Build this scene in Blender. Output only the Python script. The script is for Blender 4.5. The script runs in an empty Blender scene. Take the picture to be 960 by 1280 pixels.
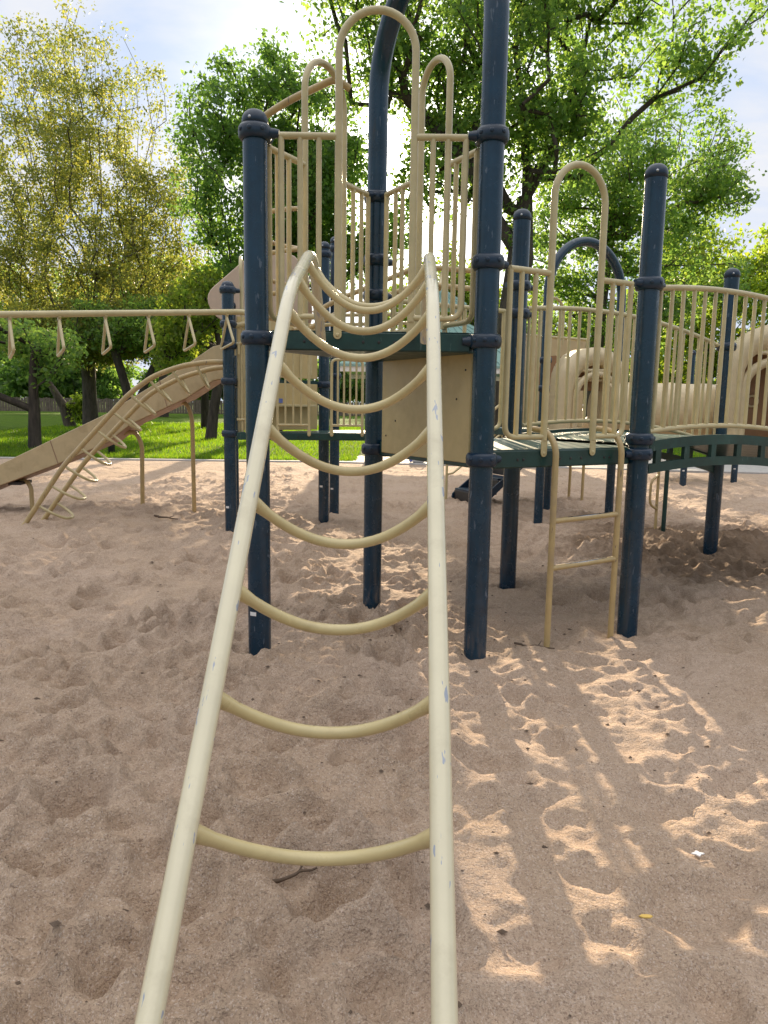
import bpy, bmesh, math, random
import numpy as np
from mathutils import Vector, Matrix
R = math.radians
random.seed(7); RNG = np.random.default_rng(7)
S = bpy.context.scene
COL = S.collection
SUN_EL, SUN_AZ = R(15.37), R(1.3)          # azimuth measured from +Y towards +X
SUN = Vector((math.cos(SUN_EL)*math.sin(SUN_AZ), math.cos(SUN_EL)*math.cos(SUN_AZ), math.sin(SUN_EL)))

# ------------------------------------------------------------------ materials
def new_mat(name):
    m = bpy.data.materials.new(name); m.use_nodes = True
    nt = m.node_tree; nt.nodes.clear()
    out = nt.nodes.new('ShaderNodeOutputMaterial')
    return m, nt, out
def N(nt, t, **kw):
    n = nt.nodes.new(t)
    for k, v in kw.items():
        if k in n.inputs: n.inputs[k].default_value = v
        else: setattr(n, k, v)
    return n
def ramp(nt, fac, stops):
    r = nt.nodes.new('ShaderNodeValToRGB')
    el = r.color_ramp.elements
    while len(el) < len(stops): el.new(0.5)
    for e, (p, c) in zip(el, stops):
        e.position = p; e.color = (*c, 1) if len(c) == 3 else c
    nt.links.new(fac, r.inputs[0]); return r
def mixc(nt, fac, a, b):
    m = nt.nodes.new('ShaderNodeMix'); m.data_type = 'RGBA'
    for s, v in ((0, fac), (6, a), (7, b)):
        if hasattr(v, 'links'): nt.links.new(v, m.inputs[s])
        elif isinstance(v, tuple): m.inputs[s].default_value = (*v, 1)
        else: m.inputs[s].default_value = v
    return m.outputs[2]
def noise(nt, scale, detail=4, rough=.55, vec=None, stretch=None):
    if vec is None:
        tc = nt.nodes.new('ShaderNodeTexCoord'); vec = tc.outputs['Object']
    if stretch:
        mp = nt.nodes.new('ShaderNodeMapping'); mp.inputs['Scale'].default_value = stretch
        nt.links.new(vec, mp.inputs[0]); vec = mp.outputs[0]
    n = N(nt, 'ShaderNodeTexNoise', Scale=scale, Detail=detail, Roughness=rough)
    nt.links.new(vec, n.inputs['Vector']); return n.outputs['Fac']
def bump(nt, h, strength, dist=.01, nrm=None):
    b = N(nt, 'ShaderNodeBump', Strength=strength, Distance=dist)
    nt.links.new(h, b.inputs['Height'])
    if nrm: nt.links.new(nrm, b.inputs['Normal'])
    return b.outputs[0]

def painted(name, col, var=.12, rough=.38, coat=.25, chips=None, chip_amt=.0, bump_s=.08, grime=None, scale=9, trans=0):
    """powder coat / plastic with mottled wear, faint orange peel and optional chips and grime"""
    m, nt, out = new_mat(name)
    p = nt.nodes.new('ShaderNodeBsdfPrincipled')
    lo = tuple(c*(1-var) for c in col); hi = tuple(min(1, c*(1+var)) for c in col)
    n1 = noise(nt, scale, 5, .6)
    c = ramp(nt, n1, [(.3, lo), (.7, hi)]).outputs[0]
    if grime:
        g = ramp(nt, noise(nt, 3.5, 6, .7), [(.52, (0, 0, 0)), (.75, (1, 1, 1))])
        c = mixc(nt, g.outputs[0], c, grime)
    if chips:
        k = ramp(nt, noise(nt, 26, 3, .6, stretch=(1.6, .35, .35)), [(.66-chip_amt, (0, 0, 0)), (.675-chip_amt, (1, 1, 1))])
        c = mixc(nt, k.outputs[0], c, chips)
    nt.links.new(c, p.inputs['Base Color'])
    rr = ramp(nt, noise(nt, 14, 5, .6), [(.3, (rough*.8,)*3), (.75, (min(1, rough*1.35),)*3)])
    nt.links.new(rr.outputs[0], p.inputs['Roughness'])
    p.inputs['Coat Weight'].default_value = coat; p.inputs['Coat Roughness'].default_value = .22
    nt.links.new(bump(nt, noise(nt, 160, 2), bump_s, .002), p.inputs['Normal'])
    sh = p.outputs[0]
    if trans:
        t = nt.nodes.new('ShaderNodeBsdfTranslucent'); nt.links.new(c, t.inputs[0])
        mx = nt.nodes.new('ShaderNodeMixShader'); mx.inputs[0].default_value = trans
        nt.links.new(sh, mx.inputs[1]); nt.links.new(t.outputs[0], mx.inputs[2]); sh = mx.outputs[0]
    nt.links.new(sh, out.inputs[0]); return m

M = {}
M['navy'] = painted('navy_coating', (.003, .028, .056), .25, .24, .12, chips=(.07, .10, .14), chip_amt=.0, grime=(.010, .040, .075), bump_s=.15)
M['navy_pl'] = painted('navy_clamp', (.004, .020, .046), .2, .34, .05, grime=(.012, .032, .06))
M['tan'] = painted('tan_powder_coat', (.50, .42, .225), .1, .34, .3, grime=(.42, .325, .165))
M['tan_warm'] = painted('weathered_tan_coat', (.44, .325, .15), .12, .40, .2, chips=(.16, .12, .09), chip_amt=.0, grime=(.33, .25, .15))
M['cream'] = painted('cream_powder_coat', (.66, .60, .42), .06, .20, .7, chips=(.33, .36, .42), chip_amt=.018, grime=(.52, .46, .31), scale=5)
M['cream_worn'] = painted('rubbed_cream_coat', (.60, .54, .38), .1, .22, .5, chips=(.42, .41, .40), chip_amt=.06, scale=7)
M['rung'] = painted('tan_rung_coat', (.57, .47, .24), .07, .30, .4, grime=(.44, .34, .165))
M['deck'] = painted('dark_green_vinyl', (.004, .036, .032), .3, .42, .08, chips=(.05, .09, .085), chip_amt=-.02, grime=(.016, .07, .062))
M['panel'] = painted('tan_panel_plastic', (.50, .385, .18), .07, .40, .15, grime=(.41, .31, .145), bump_s=.05)
M['slide'] = painted('tan_slide_plastic', (.54, .425, .245), .08, .36, .15, grime=(.38, .28, .15), trans=.12)
M['slide_under'] = painted('rusty_slide_underside', (.33, .20, .13), .15, .5, .0, trans=.15)
M['hood'] = painted('faded_pink_tan_plastic', (.66, .51, .39), .06, .42, .15, trans=.22)
M['tube'] = painted('cream_plastic', (.66, .55, .35), .06, .42, .15, grime=(.55, .45, .28), trans=.18)
M['brown'] = painted('brown_plastic', (.30, .16, .075), .12, .5, .05, trans=.12)
M['steel'] = painted('bare_steel', (.45, .45, .46), .1, .28, 0)
M['white'] = painted('white_sticker', (.75, .75, .75), .05, .5, 0)
M['dark'] = painted('black_plastic', (.015, .015, .017), .2, .4, .1)
M['bluebag'] = painted('blue_fabric', (.12, .16, .42), .2, .8, 0)
M['concrete'] = painted('concrete_path_grey', (.40, .38, .36), .1, .85, 0, grime=(.33, .32, .30), bump_s=.2)
M['roof'] = painted('teal_metal_roofing', (.22, .36, .33), .06, .38, .1)
M['roofw'] = painted('white_shelter_paint', (.72, .71, .68), .04, .5, 0)
M['stone'] = painted('grey_stone', (.30, .28, .25), .25, .8, 0, scale=6)
M['fence'] = painted('weathered_fence_wood', (.15, .115, .095), .25, .85, 0, scale=3)
M['stick'] = painted('dead_twig_wood', (.11, .075, .05), .3, .85, 0)
M['leafy'] = painted('dry_yellow_leaf', (.62, .42, .10), .1, .7, 0)

for k in ('steel',):
    for n in M[k].node_tree.nodes:
        if n.type == 'BSDF_PRINCIPLED': n.inputs['Metallic'].default_value = 1

def deck_top_mat():
    """coated deck sheet: rows of round perforations"""
    m, nt, out = new_mat('perforated_green_deck')
    p = nt.nodes.new('ShaderNodeBsdfPrincipled')
    tc = nt.nodes.new('ShaderNodeTexCoord')
    v = N(nt, 'ShaderNodeTexVoronoi', Scale=34, Randomness=0.0)
    nt.links.new(tc.outputs['Object'], v.inputs['Vector'])
    h = ramp(nt, v.outputs['Distance'], [(.30, (0, 0, 0)), (.36, (1, 1, 1))])
    c = mixc(nt, h.outputs[0], (.004, .012, .012), (.035, .095, .085))
    w = ramp(nt, noise(nt, 5, 6, .7), [(.5, (0, 0, 0)), (.8, (1, 1, 1))])
    c = mixc(nt, w.outputs[0], c, (.12, .15, .13))
    nt.links.new(c, p.inputs['Base Color'])
    p.inputs['Roughness'].default_value = .33
    nt.links.new(bump(nt, h.outputs[0], .5, .004), p.inputs['Normal'])
    nt.links.new(p.outputs[0], out.inputs[0]); return m
M['deck_top'] = deck_top_mat()

def sand_mat():
    m, nt, out = new_mat('coarse_play_sand')
    p = nt.nodes.new('ShaderNodeBsdfPrincipled')
    tc = nt.nodes.new('ShaderNodeTexCoord'); V = tc.outputs['Object']
    big = noise(nt, .9, 5, .6, V); mid = noise(nt, 9, 6, .65, V); fine = noise(nt, 420, 3, .7, V); gr = noise(nt, 150, 3, .7, V)
    c = ramp(nt, mid, [(.3, (.455, .335, .236)), (.7, (.575, .435, .315))]).outputs[0]
    c = mixc(nt, ramp(nt, big, [(.42, (0, 0, 0)), (.62, (1, 1, 1))]).outputs[0], c, (.56, .43, .33))
    c = mixc(nt, ramp(nt, noise(nt, 60, 4, .7, V), [(.42, (.55, .55, .55)), (.58, (0, 0, 0))]).outputs[0], c, (.42, .305, .22))
    # coarse grains: pale and dark single grains
    vo = N(nt, 'ShaderNodeTexVoronoi', Scale=230); nt.links.new(V, vo.inputs['Vector'])
    sp = nt.nodes.new('ShaderNodeSeparateColor'); nt.links.new(vo.outputs['Color'], sp.inputs[0])
    c = mixc(nt, ramp(nt, sp.outputs[0], [(.86, (0, 0, 0)), (.9, (.6, .6, .6))]).outputs[0], c, (.24, .165, .125))
    c = mixc(nt, ramp(nt, sp.outputs[1], [(.86, (0, 0, 0)), (.9, (.8, .8, .8))]).outputs[0], c, (.62, .50, .41))
    c = mixc(nt, ramp(nt, fine, [(.35, (.5, .5, .5)), (.6, (0, 0, 0))]).outputs[0], c, (.32, .225, .165))
    # damp, darker dug-up sand round the bridge post
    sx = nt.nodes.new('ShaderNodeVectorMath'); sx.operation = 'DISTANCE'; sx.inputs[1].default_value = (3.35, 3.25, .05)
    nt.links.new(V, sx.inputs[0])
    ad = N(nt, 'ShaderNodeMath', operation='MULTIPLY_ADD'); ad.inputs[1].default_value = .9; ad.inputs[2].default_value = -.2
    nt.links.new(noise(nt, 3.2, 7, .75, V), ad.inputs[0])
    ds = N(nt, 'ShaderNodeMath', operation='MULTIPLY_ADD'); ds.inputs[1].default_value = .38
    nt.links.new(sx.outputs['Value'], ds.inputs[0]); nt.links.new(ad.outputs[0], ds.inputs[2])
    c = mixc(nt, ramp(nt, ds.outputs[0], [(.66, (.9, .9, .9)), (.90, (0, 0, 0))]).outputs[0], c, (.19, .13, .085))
    nt.links.new(c, p.inputs['Base Color']); p.inputs['Roughness'].default_value = .95
    p.inputs['Specular IOR Level'].default_value = .25
    n1 = bump(nt, mid, 1.0, .06); n2 = bump(nt, gr, .6, .008, n1); n3 = bump(nt, fine, .5, .003, n2)
    nt.links.new(n3, p.inputs['Normal']); nt.links.new(p.outputs[0], out.inputs[0]); return m
M['sand'] = sand_mat()

def leaf_mat(name, cols, trans=.5):
    """leaf: matt top, light shining through; colour varies leaf by leaf and from spray to spray"""
    m, nt, out = new_mat(name)
    g = nt.nodes.new('ShaderNodeNewGeometry')
    r = ramp(nt, g.outputs['Random Per Island'], [(i/(len(cols)-1), c) for i, c in enumerate(cols)])
    n = ramp(nt, noise(nt, .7, 3), [(.35, (.8, .8, .8)), (.65, (1.15, 1.15, 1.15))])
    mul = nt.nodes.new('ShaderNodeMix'); mul.data_type = 'RGBA'; mul.blend_type = 'MULTIPLY'; mul.inputs[0].default_value = 1
    nt.links.new(r.outputs[0], mul.inputs[6]); nt.links.new(n.outputs[0], mul.inputs[7]); c = mul.outputs[2]
    p = nt.nodes.new('ShaderNodeBsdfPrincipled'); nt.links.new(c, p.inputs['Base Color'])
    p.inputs['Roughness'].default_value = .5; p.inputs['Specular IOR Level'].default_value = .35
    t = nt.nodes.new('ShaderNodeBsdfTranslucent')
    tc = nt.nodes.new('ShaderNodeMix'); tc.data_type = 'RGBA'; tc.blend_type = 'MULTIPLY'; tc.inputs[0].default_value = 1
    nt.links.new(c, tc.inputs[6]); tc.inputs[7].default_value = (2.9, 2.95, 1.6, 1); nt.links.new(tc.outputs[2], t.inputs[0])
    mx = nt.nodes.new('ShaderNodeMixShader'); mx.inputs[0].default_value = trans
    nt.links.new(p.outputs[0], mx.inputs[1]); nt.links.new(t.outputs[0], mx.inputs[2])
    nt.links.new(mx.outputs[0], out.inputs[0]); return m
M['lf_mid'] = leaf_mat('leaf_mid_green', [(.08, .145, .048), (.12, .195, .058), (.165, .225, .06)], .54)
M['lf_dark'] = leaf_mat('leaf_dark_green', [(.07, .13, .042), (.10, .175, .052), (.135, .205, .055)], .54)
M['lf_olive'] = leaf_mat('leaf_young_olive', [(.13, .155, .055), (.165, .185, .06), (.23, .215, .055), (.12, .16, .06)], .46)
M['lf_bright'] = leaf_mat('leaf_bright_green', [(.10, .16, .032), (.15, .2, .038), (.19, .21, .038)], .55)
M['lf_yel'] = leaf_mat('leaf_yellow_green', [(.12, .18, .028), (.16, .22, .032), (.20, .23, .032)], .55)
M['grassblade'] = leaf_mat('grass_blade', [(.06, .13, .010), (.10, .18, .012), (.15, .20, .014)], .5)

def bark_mat(name, a, b):
    m, nt, out = new_mat(name)
    p = nt.nodes.new('ShaderNodeBsdfPrincipled')
    f = noise(nt, 9, 7, .7, stretch=(1, 1, .22))
    nt.links.new(ramp(nt, f, [(.35, a), (.65, b)]).outputs[0], p.inputs['Base Color'])
    p.inputs['Roughness'].default_value = .9
    nt.links.new(bump(nt, f, .9, .05), p.inputs['Normal'])
    nt.links.new(p.outputs[0], out.inputs[0]); return m
M['bark'] = bark_mat('grey_brown_bark', (.055, .042, .034), (.15, .12, .095))
M['bark_dk'] = bark_mat('dark_bark', (.030, .023, .019), (.085, .066, .052))

def lawn_mat():
    m, nt, out = new_mat('mown_lawn')
    p = nt.nodes.new('ShaderNodeBsdfPrincipled')
    c = ramp(nt, noise(nt, 2.2, 8, .7), [(.3, (.06, .105, .018)), (.55, (.09, .16, .018)), (.75, (.13, .18, .03))]).outputs[0]
    d = ramp(nt, noise(nt, .16, 4, .6), [(.58, (0, 0, 0)), (.72, (.5, .5, .5))])
    c = mixc(nt, d.outputs[0], c, (.14, .13, .04))
    nt.links.new(c, p.inputs['Base Color']); p.inputs['Roughness'].default_value = .9; p.inputs['Specular IOR Level'].default_value = .05
    nt.links.new(bump(nt, noise(nt, 30, 6, .8), 1, .08), p.inputs['Normal'])
    t = nt.nodes.new('ShaderNodeBsdfTranslucent'); nt.links.new(c, t.inputs[0])
    nt.links.new(p.outputs[0], out.inputs[0]); return m
M['lawn'] = lawn_mat()

# ------------------------------------------------------------------ mesh helpers
class MB:
    def __init__(s): s.v = []; s.f = []; s.sm = []; s.mi = []; s.cur = 0
    def add(s, verts, faces, smooth=True):
        o = len(s.v); s.v += [tuple(v) for v in verts]
        s.f += [tuple(i+o for i in f) for f in faces]; s.sm += [smooth]*len(faces); s.mi += [s.cur]*len(faces); return s
    def tube(s, pts, r, seg=14, closed=False, caps=True):
        P = [Vector(p) for p in pts]; n = len(P)
        rr = r if isinstance(r, (list, tuple)) else [r]*n
        T = []
        for i in range(n):
            if closed: t = P[(i+1) % n]-P[i-1]
            else: t = P[min(i+1, n-1)]-P[max(i-1, 0)]
            T.append(t.normalized())
        up = Vector((0, 0, 1)) if abs(T[0].z) < .9 else Vector((0, 1, 0))
        u = (up-T[0]*up.dot(T[0])).normalized()
        V = []
        for i in range(n):
            u = (u-T[i]*u.dot(T[i])).normalized(); w = T[i].cross(u)
            for k in range(seg):
                a = 2*math.pi*k/seg; V.append(P[i]+(u*math.cos(a)+w*math.sin(a))*rr[i])
        F = []
        for i in range(n if closed else n-1):
            j = (i+1) % n
            for k in range(seg):
                k2 = (k+1) % seg; F.append((i*seg+k, i*seg+k2, j*seg+k2, j*seg+k))
        s.add(V, F)
        if caps and not closed:
            for i, d in ((0, -1), (n-1, 1)):
                c = [V[i*seg+k] for k in range(seg)]
                s.add(c, [tuple(range(seg)) if d > 0 else tuple(reversed(range(seg)))], False)
        return s
    def lathe(s, c, prof, seg=28, axis=None):
        """prof: list of (radius, height) from bottom to top"""
        q = axis.to_track_quat('Z', 'Y') if axis else None
        V = []; F = []
        for r, h in prof:
            for k in range(seg):
                a = 2*math.pi*k/seg; p = Vector((r*math.cos(a), r*math.sin(a), h))
                if q: p = q @ p
                V.append(p+Vector(c))
        for i in range(len(prof)-1):
            for k in range(seg):
                k2 = (k+1) % seg; F.append((i*seg+k, i*seg+k2, (i+1)*seg+k2, (i+1)*seg+k))
        F.append(tuple(reversed(range(seg)))); F.append(tuple((len(prof)-1)*seg+k for k in range(seg)))
        return s.add(V, F)
    def prism(s, poly, z0, z1, bev=.006):
        """vertical prism on an xy outline (counter-clockwise) with chamfered top and bottom"""
        n = len(poly); P = [Vector((p[0], p[1], 0)) for p in poly]
        def inset(d):
            o = []
            for i in range(n):
                a = (P[i]-P[i-1]).normalized(); b = (P[(i+1) % n]-P[i]).normalized()
                na = Vector((-a.y, a.x, 0)); nb = Vector((-b.y, b.x, 0)); m = (na+nb)
                m = m/max(.2, m.dot(m))*2 if m.length > 1e-6 else na
                o.append(P[i]+m*d)
            return o
        rings = [(inset(bev), z0), (P, z0+bev), (P, z1-bev), (inset(bev), z1)]
        V = [(p.x, p.y, z) for r, z in rings for p in r]; F = []
        for i in range(3):
            for k in range(n):
                k2 = (k+1) % n; F.append((i*n+k, i*n+k2, (i+1)*n+k2, (i+1)*n+k))
        F.append(tuple(reversed(range(n)))); F.append(tuple(3*n+k for k in range(n)))
        return s.add(V, F, False)
    def slab(s, frame, poly, t0, t1, bev=.004):
        """prism on an outline in any plane: frame = (origin, u, v); thickness along u x v"""
        o, u, v = [Vector(x) for x in frame]; w = u.cross(v).normalized()
        m = MB().prism(poly, t0, t1, bev)
        return s.add([o+u*p[0]+v*p[1]+w*p[2] for p in m.v], m.f, False)
    def box(s, c, size, bev=.006, rot=0):
        x, y, z = [d/2 for d in size]; ca, sa = math.cos(rot), math.sin(rot)
        poly = [(c[0]+px*ca-py*sa, c[1]+px*sa+py*ca) for px, py in ((-x, -y), (x, -y), (x, y), (-x, y))]
        return s.prism(poly, c[2]-z, c[2]+z, bev)
    def build(s, name, mat, parent=None):
        me = bpy.data.meshes.new(name); me.from_pydata(s.v, [], s.f)
        me.polygons.foreach_set('use_smooth', s.sm)
        if any(s.mi): me.polygons.foreach_set('material_index', s.mi)
        me.update()
        o = bpy.data.objects.new(name, me); COL.objects.link(o)
        for m in (mat if isinstance(mat, list) else [mat]): me.materials.append(m)
        if parent:
            o.parent = parent
            off = parent_world(parent)
            me.transform(Matrix.Translation(-off))
        return o
WORLD = {}
def parent_world(o):
    v = Vector((0, 0, 0))
    while o is not None: v += o.location; o = o.parent
    return v
def tag(o, label, cat, group=None, kind=None):
    o['label'] = label; o['category'] = cat
    if group: o['group'] = group
    if kind: o['kind'] = kind
    return o
def thing(name, label, cat, loc, group=None):
    o = bpy.data.objects.new(name, None); COL.objects.link(o); o.location = loc
    o.empty_display_size = .2
    return tag(o, label, cat, group)
def own(o, label, cat, group=None):
    """a thing made of one mesh: put its origin at its base"""
    bb = [Vector(c) for c in o.bound_box]; c = Vector((sum(b.x for b in bb)/8, sum(b.y for b in bb)/8, min(b.z for b in bb)))
    o.data.transform(Matrix.Translation(-c)); o.location = c
    return tag(o, label, cat, group)
def struct(o): o['kind'] = 'structure'; return o

def fillet(pts, r, n=6, closed=False):
    """round the corners of a polyline"""
    P = [Vector(p) for p in pts]; out = []; L = len(P)
    for i in range(L):
        if not closed and i in (0, L-1): out.append(P[i]); continue
        a, b, c = P[i-1], P[i], P[(i+1) % L]
        d1 = (a-b); d2 = (c-b); l = min(r, d1.length*.48, d2.length*.48)
        p0 = b+d1.normalized()*l; p2 = b+d2.normalized()*l
        for k in range(n+1):
            t = k/n; out.append(p0*(1-t)**2+b*(2*t*(1-t))+p2*t**2)
    return out
def arc(c, u, v, r, a0, a1, n=14, rv=None):
    c, u, v = Vector(c), Vector(u), Vector(v); rv = rv or r
    return [c+u*(r*math.cos(a0+(a1-a0)*k/n))+v*(rv*math.sin(a0+(a1-a0)*k/n)) for k in range(n+1)]

# ------------------------------------------------------------------ value noise (numpy)
def vnoise(x, y, seed, scale):
    g = np.random.default_rng(seed).random((128, 128)); X = x*scale; Y = y*scale
    i = np.floor(X).astype(int); j = np.floor(Y).astype(int); fx = X-i; fy = Y-j
    fx = fx*fx*(3-2*fx); fy = fy*fy*(3-2*fy)
    a = g[i % 128, j % 128]; b = g[(i+1) % 128, j % 128]; c = g[i % 128, (j+1) % 128]; d = g[(i+1) % 128, (j+1) % 128]
    return (a*(1-fx)+b*fx)*(1-fy)+(c*(1-fx)+d*fx)*fy

# ------------------------------------------------------------------ layout of the play structure (metres)
def rot2(p, a=-.0059): c, s = math.cos(a), math.sin(a); return (p[0]*c-p[1]*s, p[0]*s+p[1]*c)
SD = 1.22
pA, pB, pC = rot2((-SD/2, 0)), rot2((SD/2, 0)), rot2((0, SD*math.sqrt(3)/2))
nx, ny = math.sqrt(3)/2*SD, .5*SD
pE = rot2((SD/2+nx, ny)); pD = rot2((nx, SD*math.sqrt(3)/2+ny))
bd = rot2((math.sqrt(3)/2, .5))                      # direction of the bridge
pF = (pD[0]+2.44*bd[0], pD[1]+2.44*bd[1]); pF2 = (pE[0]+2.44*bd[0], pE[1]+2.44*bd[1])
pH = (-1.58, 3.91); pG = (-.64, 4.72); pK = (-1.79, 5.11)
pP = (1.97, 4.91); pQ = (3.02, 5.53)
POSTS = [pA, pB, pC, pD, pE, pF, pF2, pH, pG, pK, (-.57, 5.53), pP, pQ, (2.34, 6.14), (5.53, 9.41), (6.8, 10.14)]

# ------------------------------------------------------------------ sand: one height field, fine near the viewer
def axis(breaks):
    out = []; 
    for (a, b, s0, s1) in breaks:
        x = a; 
        while x < b-1e-6:
            t = (x-a)/(b-a); out.append(x); x += s0+(s1-s0)*t
    out.append(breaks[-1][1]); return np.array(out)
xs = axis([(-16, -7, .30, .12), (-7, -2.2, .075, .028), (-2.2, 3.6, .02, .02), (3.6, 7.5, .028, .08), (7.5, 17, .12, .3)])
ys = axis([(-9, -3.4, .3, .05), (-3.4, -1., .015, .018), (-1., 2., .018, .028), (2., 6, .03, .05), (6, 13.6, .05, .12)])
GX, GY = np.meshgrid(xs, ys, indexing='ij')
def sand_height():
    H = np.zeros_like(GX)
    for sc, am, sd in ((.35, .07, 1), (.9, .05, 2), (2.1, .036, 3), (4.7, .024, 4), (9.5, .012, 5), (19, .006, 6), (37, .003, 7)):
        H += (vnoise(GX+31, GY+47, sd, sc)-.5)*am
    rng = np.random.default_rng(11)
    # trodden footprints: an oval hollow with a pushed-up rim, thousands of them
    n = 8200
    px = rng.uniform(-6.5, 7.5, n); py = -3.6+np.abs(rng.beta(1, 1.6, n))*15.5
    ang = rng.uniform(0, math.pi, n)
    big = rng.random(n) < .42
    L = np.where(big, rng.uniform(.085, .165, n), rng.uniform(.03, .08, n)); Wd = L*rng.uniform(.5, .9, n)
    dp = L*np.where(big, rng.uniform(.12, .24, n), rng.uniform(.10, .22, n))*np.where((px < .35) | (py > 1.2), 1.5, .62)
    # denser small scuffs close to the ladder
    m_ = 2600
    px = np.concatenate([px, rng.uniform(-2.6, 2.9, m_)]); py = np.concatenate([py, rng.uniform(-3.5, 1.2, m_)])
    ang = np.concatenate([ang, rng.uniform(0, math.pi, m_)]); L2 = rng.uniform(.03, .085, m_); L = np.concatenate([L, L2])
    Wd = np.concatenate([Wd, L2*rng.uniform(.5, .9, m_)]); dp = np.concatenate([dp, L2*rng.uniform(.14, .30, m_)*np.where(px[n:] < .35, .95, .35)]); n += m_
    for k in range(n):
        r = L[k]*2.2
        i0, i1 = np.searchsorted(xs, [px[k]-r, px[k]+r]); j0, j1 = np.searchsorted(ys, [py[k]-r, py[k]+r])
        if i1 <= i0 or j1 <= j0: continue
        X = GX[i0:i1, j0:j1]-px[k]; Y = GY[i0:i1, j0:j1]-py[k]
        ca, sa = math.cos(ang[k]), math.sin(ang[k])
        d = np.sqrt(((X*ca+Y*sa)/L[k])**2+((-X*sa+Y*ca)/Wd[k])**2)
        H[i0:i1, j0:j1] += -dp[k]*np.exp(-(d*1.2)**3)+dp[k]*.7*np.exp(-((d-1.2)/.27)**2)
    # dug-up heaps by the bridge post and scoops round the other posts
    H += .13*np.exp(-(((GX-3.3)/.95)**2+((GY-3.2)/.9)**2))+.05*np.exp(-(((GX-2.3)/.5)**2+((GY-3.1)/.4)**2))
    rough = np.exp(-(((GX-3.2)/1.3)**2+((GY-3.1)/1.0)**2))+.6*np.exp(-(((GX-.5)/.8)**2+((GY-.45)/.6)**2))+.5*np.exp(-(((GX-.2)/.9)**2+((GY+.8)/.45)**2))
    H += rough*((vnoise(GX, GY, 8, 11)-.5)*.11+(vnoise(GX, GY, 9, 24)-.5)*.07)
    for p in POSTS:
        d = np.hypot(GX-p[0], GY-p[1]); H += -.03*np.exp(-(d/.22)**2)+.022*np.exp(-((d-.34)/.12)**2)
    fade = np.clip((13.6-GY)/1.2, 0, 1)*np.clip((GX+16)/2, 0, 1)*np.clip((17-GX)/2, 0, 1)
    return H*fade
GH = sand_height()
def ground(x, y):
    i = int(np.clip(np.searchsorted(xs, x), 1, len(xs)-1)); j = int(np.clip(np.searchsorted(ys, y), 1, len(ys)-1))
    return float(GH[i, j])
def grid_mesh(name, X, Y, Z, mat):
    nx_, ny_ = X.shape
    V = np.stack([X, Y, Z], -1).reshape(-1, 3)
    idx = np.arange(nx_*ny_).reshape(nx_, ny_)
    F = np.stack([idx[:-1, :-1], idx[1:, :-1], idx[1:, 1:], idx[:-1, 1:]], -1).reshape(-1, 4)
    me = np_mesh(name, V, F); me.materials.append(mat)
    me.polygons.foreach_set('use_smooth', np.ones(len(F), bool))
    o = bpy.data.objects.new(name, me); COL.objects.link(o); return o
def np_mesh(name, V, F):
    me = bpy.data.meshes.new(name); k = F.shape[1]
    me.vertices.add(len(V)); me.vertices.foreach_set('co', np.ascontiguousarray(V, np.float32).ravel())
    me.loops.add(F.size); me.loops.foreach_set('vertex_index', F.astype(np.int32).ravel())
    me.polygons.add(len(F)); me.polygons.foreach_set('loop_start', np.arange(0, F.size, k, dtype=np.int32))
    me.update(calc_edges=True); return me
struct(grid_mesh('sand', GX, GY, GH, M['sand']))

# lawn: one sheet round the sand pit, gently rolling, out to the horizon
def lawn_ring():
    def pat(x0, x1, y0, y1, sx, sy):
        X, Y = np.meshgrid(np.linspace(x0, x1, sx), np.linspace(y0, y1, sy), indexing='ij')
        return X, Y
    Vs = []; Fs = []; off = 0
    for (x0, x1, y0, y1, sx, sy) in ((-16, 17, 13.6, 60, 80, 110), (-60, -16, -9, 60, 60, 80), (17, 60, -9, 60, 60, 80),
                                     (-60, 60, -60, -9, 20, 12), (-600, -60, -60, 60, 6, 4), (60, 600, -60, 60, 6, 4),
                                     (-600, 600, 60, 900, 24, 30), (-600, 600, -600, -60, 6, 4)):
        X, Y = pat(x0, x1, y0, y1, sx, sy)
        amp = np.clip((Y-14)/10, 0, 1)*np.clip((58-Y)/8, 0, 1)*np.clip((58-np.abs(X))/8, 0, 1)
        Z = .02+amp*((vnoise(X+90, Y+9, 21, .12)-.5)*.35+(vnoise(X+90, Y+9, 22, .5)-.5)*.06)
        idx = np.arange(X.size).reshape(X.shape)+off; off += X.size
        Vs.append(np.stack([X, Y, Z], -1).reshape(-1, 3))
        Fs.append(np.stack([idx[:-1, :-1], idx[1:, :-1], idx[1:, 1:], idx[:-1, 1:]], -1).reshape(-1, 4))
    me = np_mesh('lawn', np.concatenate(Vs), np.concatenate(Fs)); me.materials.append(M['lawn'])
    o = bpy.data.objects.new('lawn', me); COL.objects.link(o); return o
struct(lawn_ring())

# concrete: kerb along the far edge of the sand and the path / shelter pad behind it
path = MB()
edge = [(-15.8, 12.9), (-7.2, 13.35), (-1.2, 13.55), (1.6, 13.2), (5, 12.85), (8.6, 12.3), (16.8, 11.2)]
back = [(16.8, 14.6), (10.3, 15.3), (6, 16.8), (4.4, 18.9), (-.55, 18.9), (-.7, 13.78), (-7.2, 13.53), (-15.8, 13.08)]
path.prism(edge+back, -.1, .035, .012)
struct(path.build('concrete_path', M['concrete']))

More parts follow.
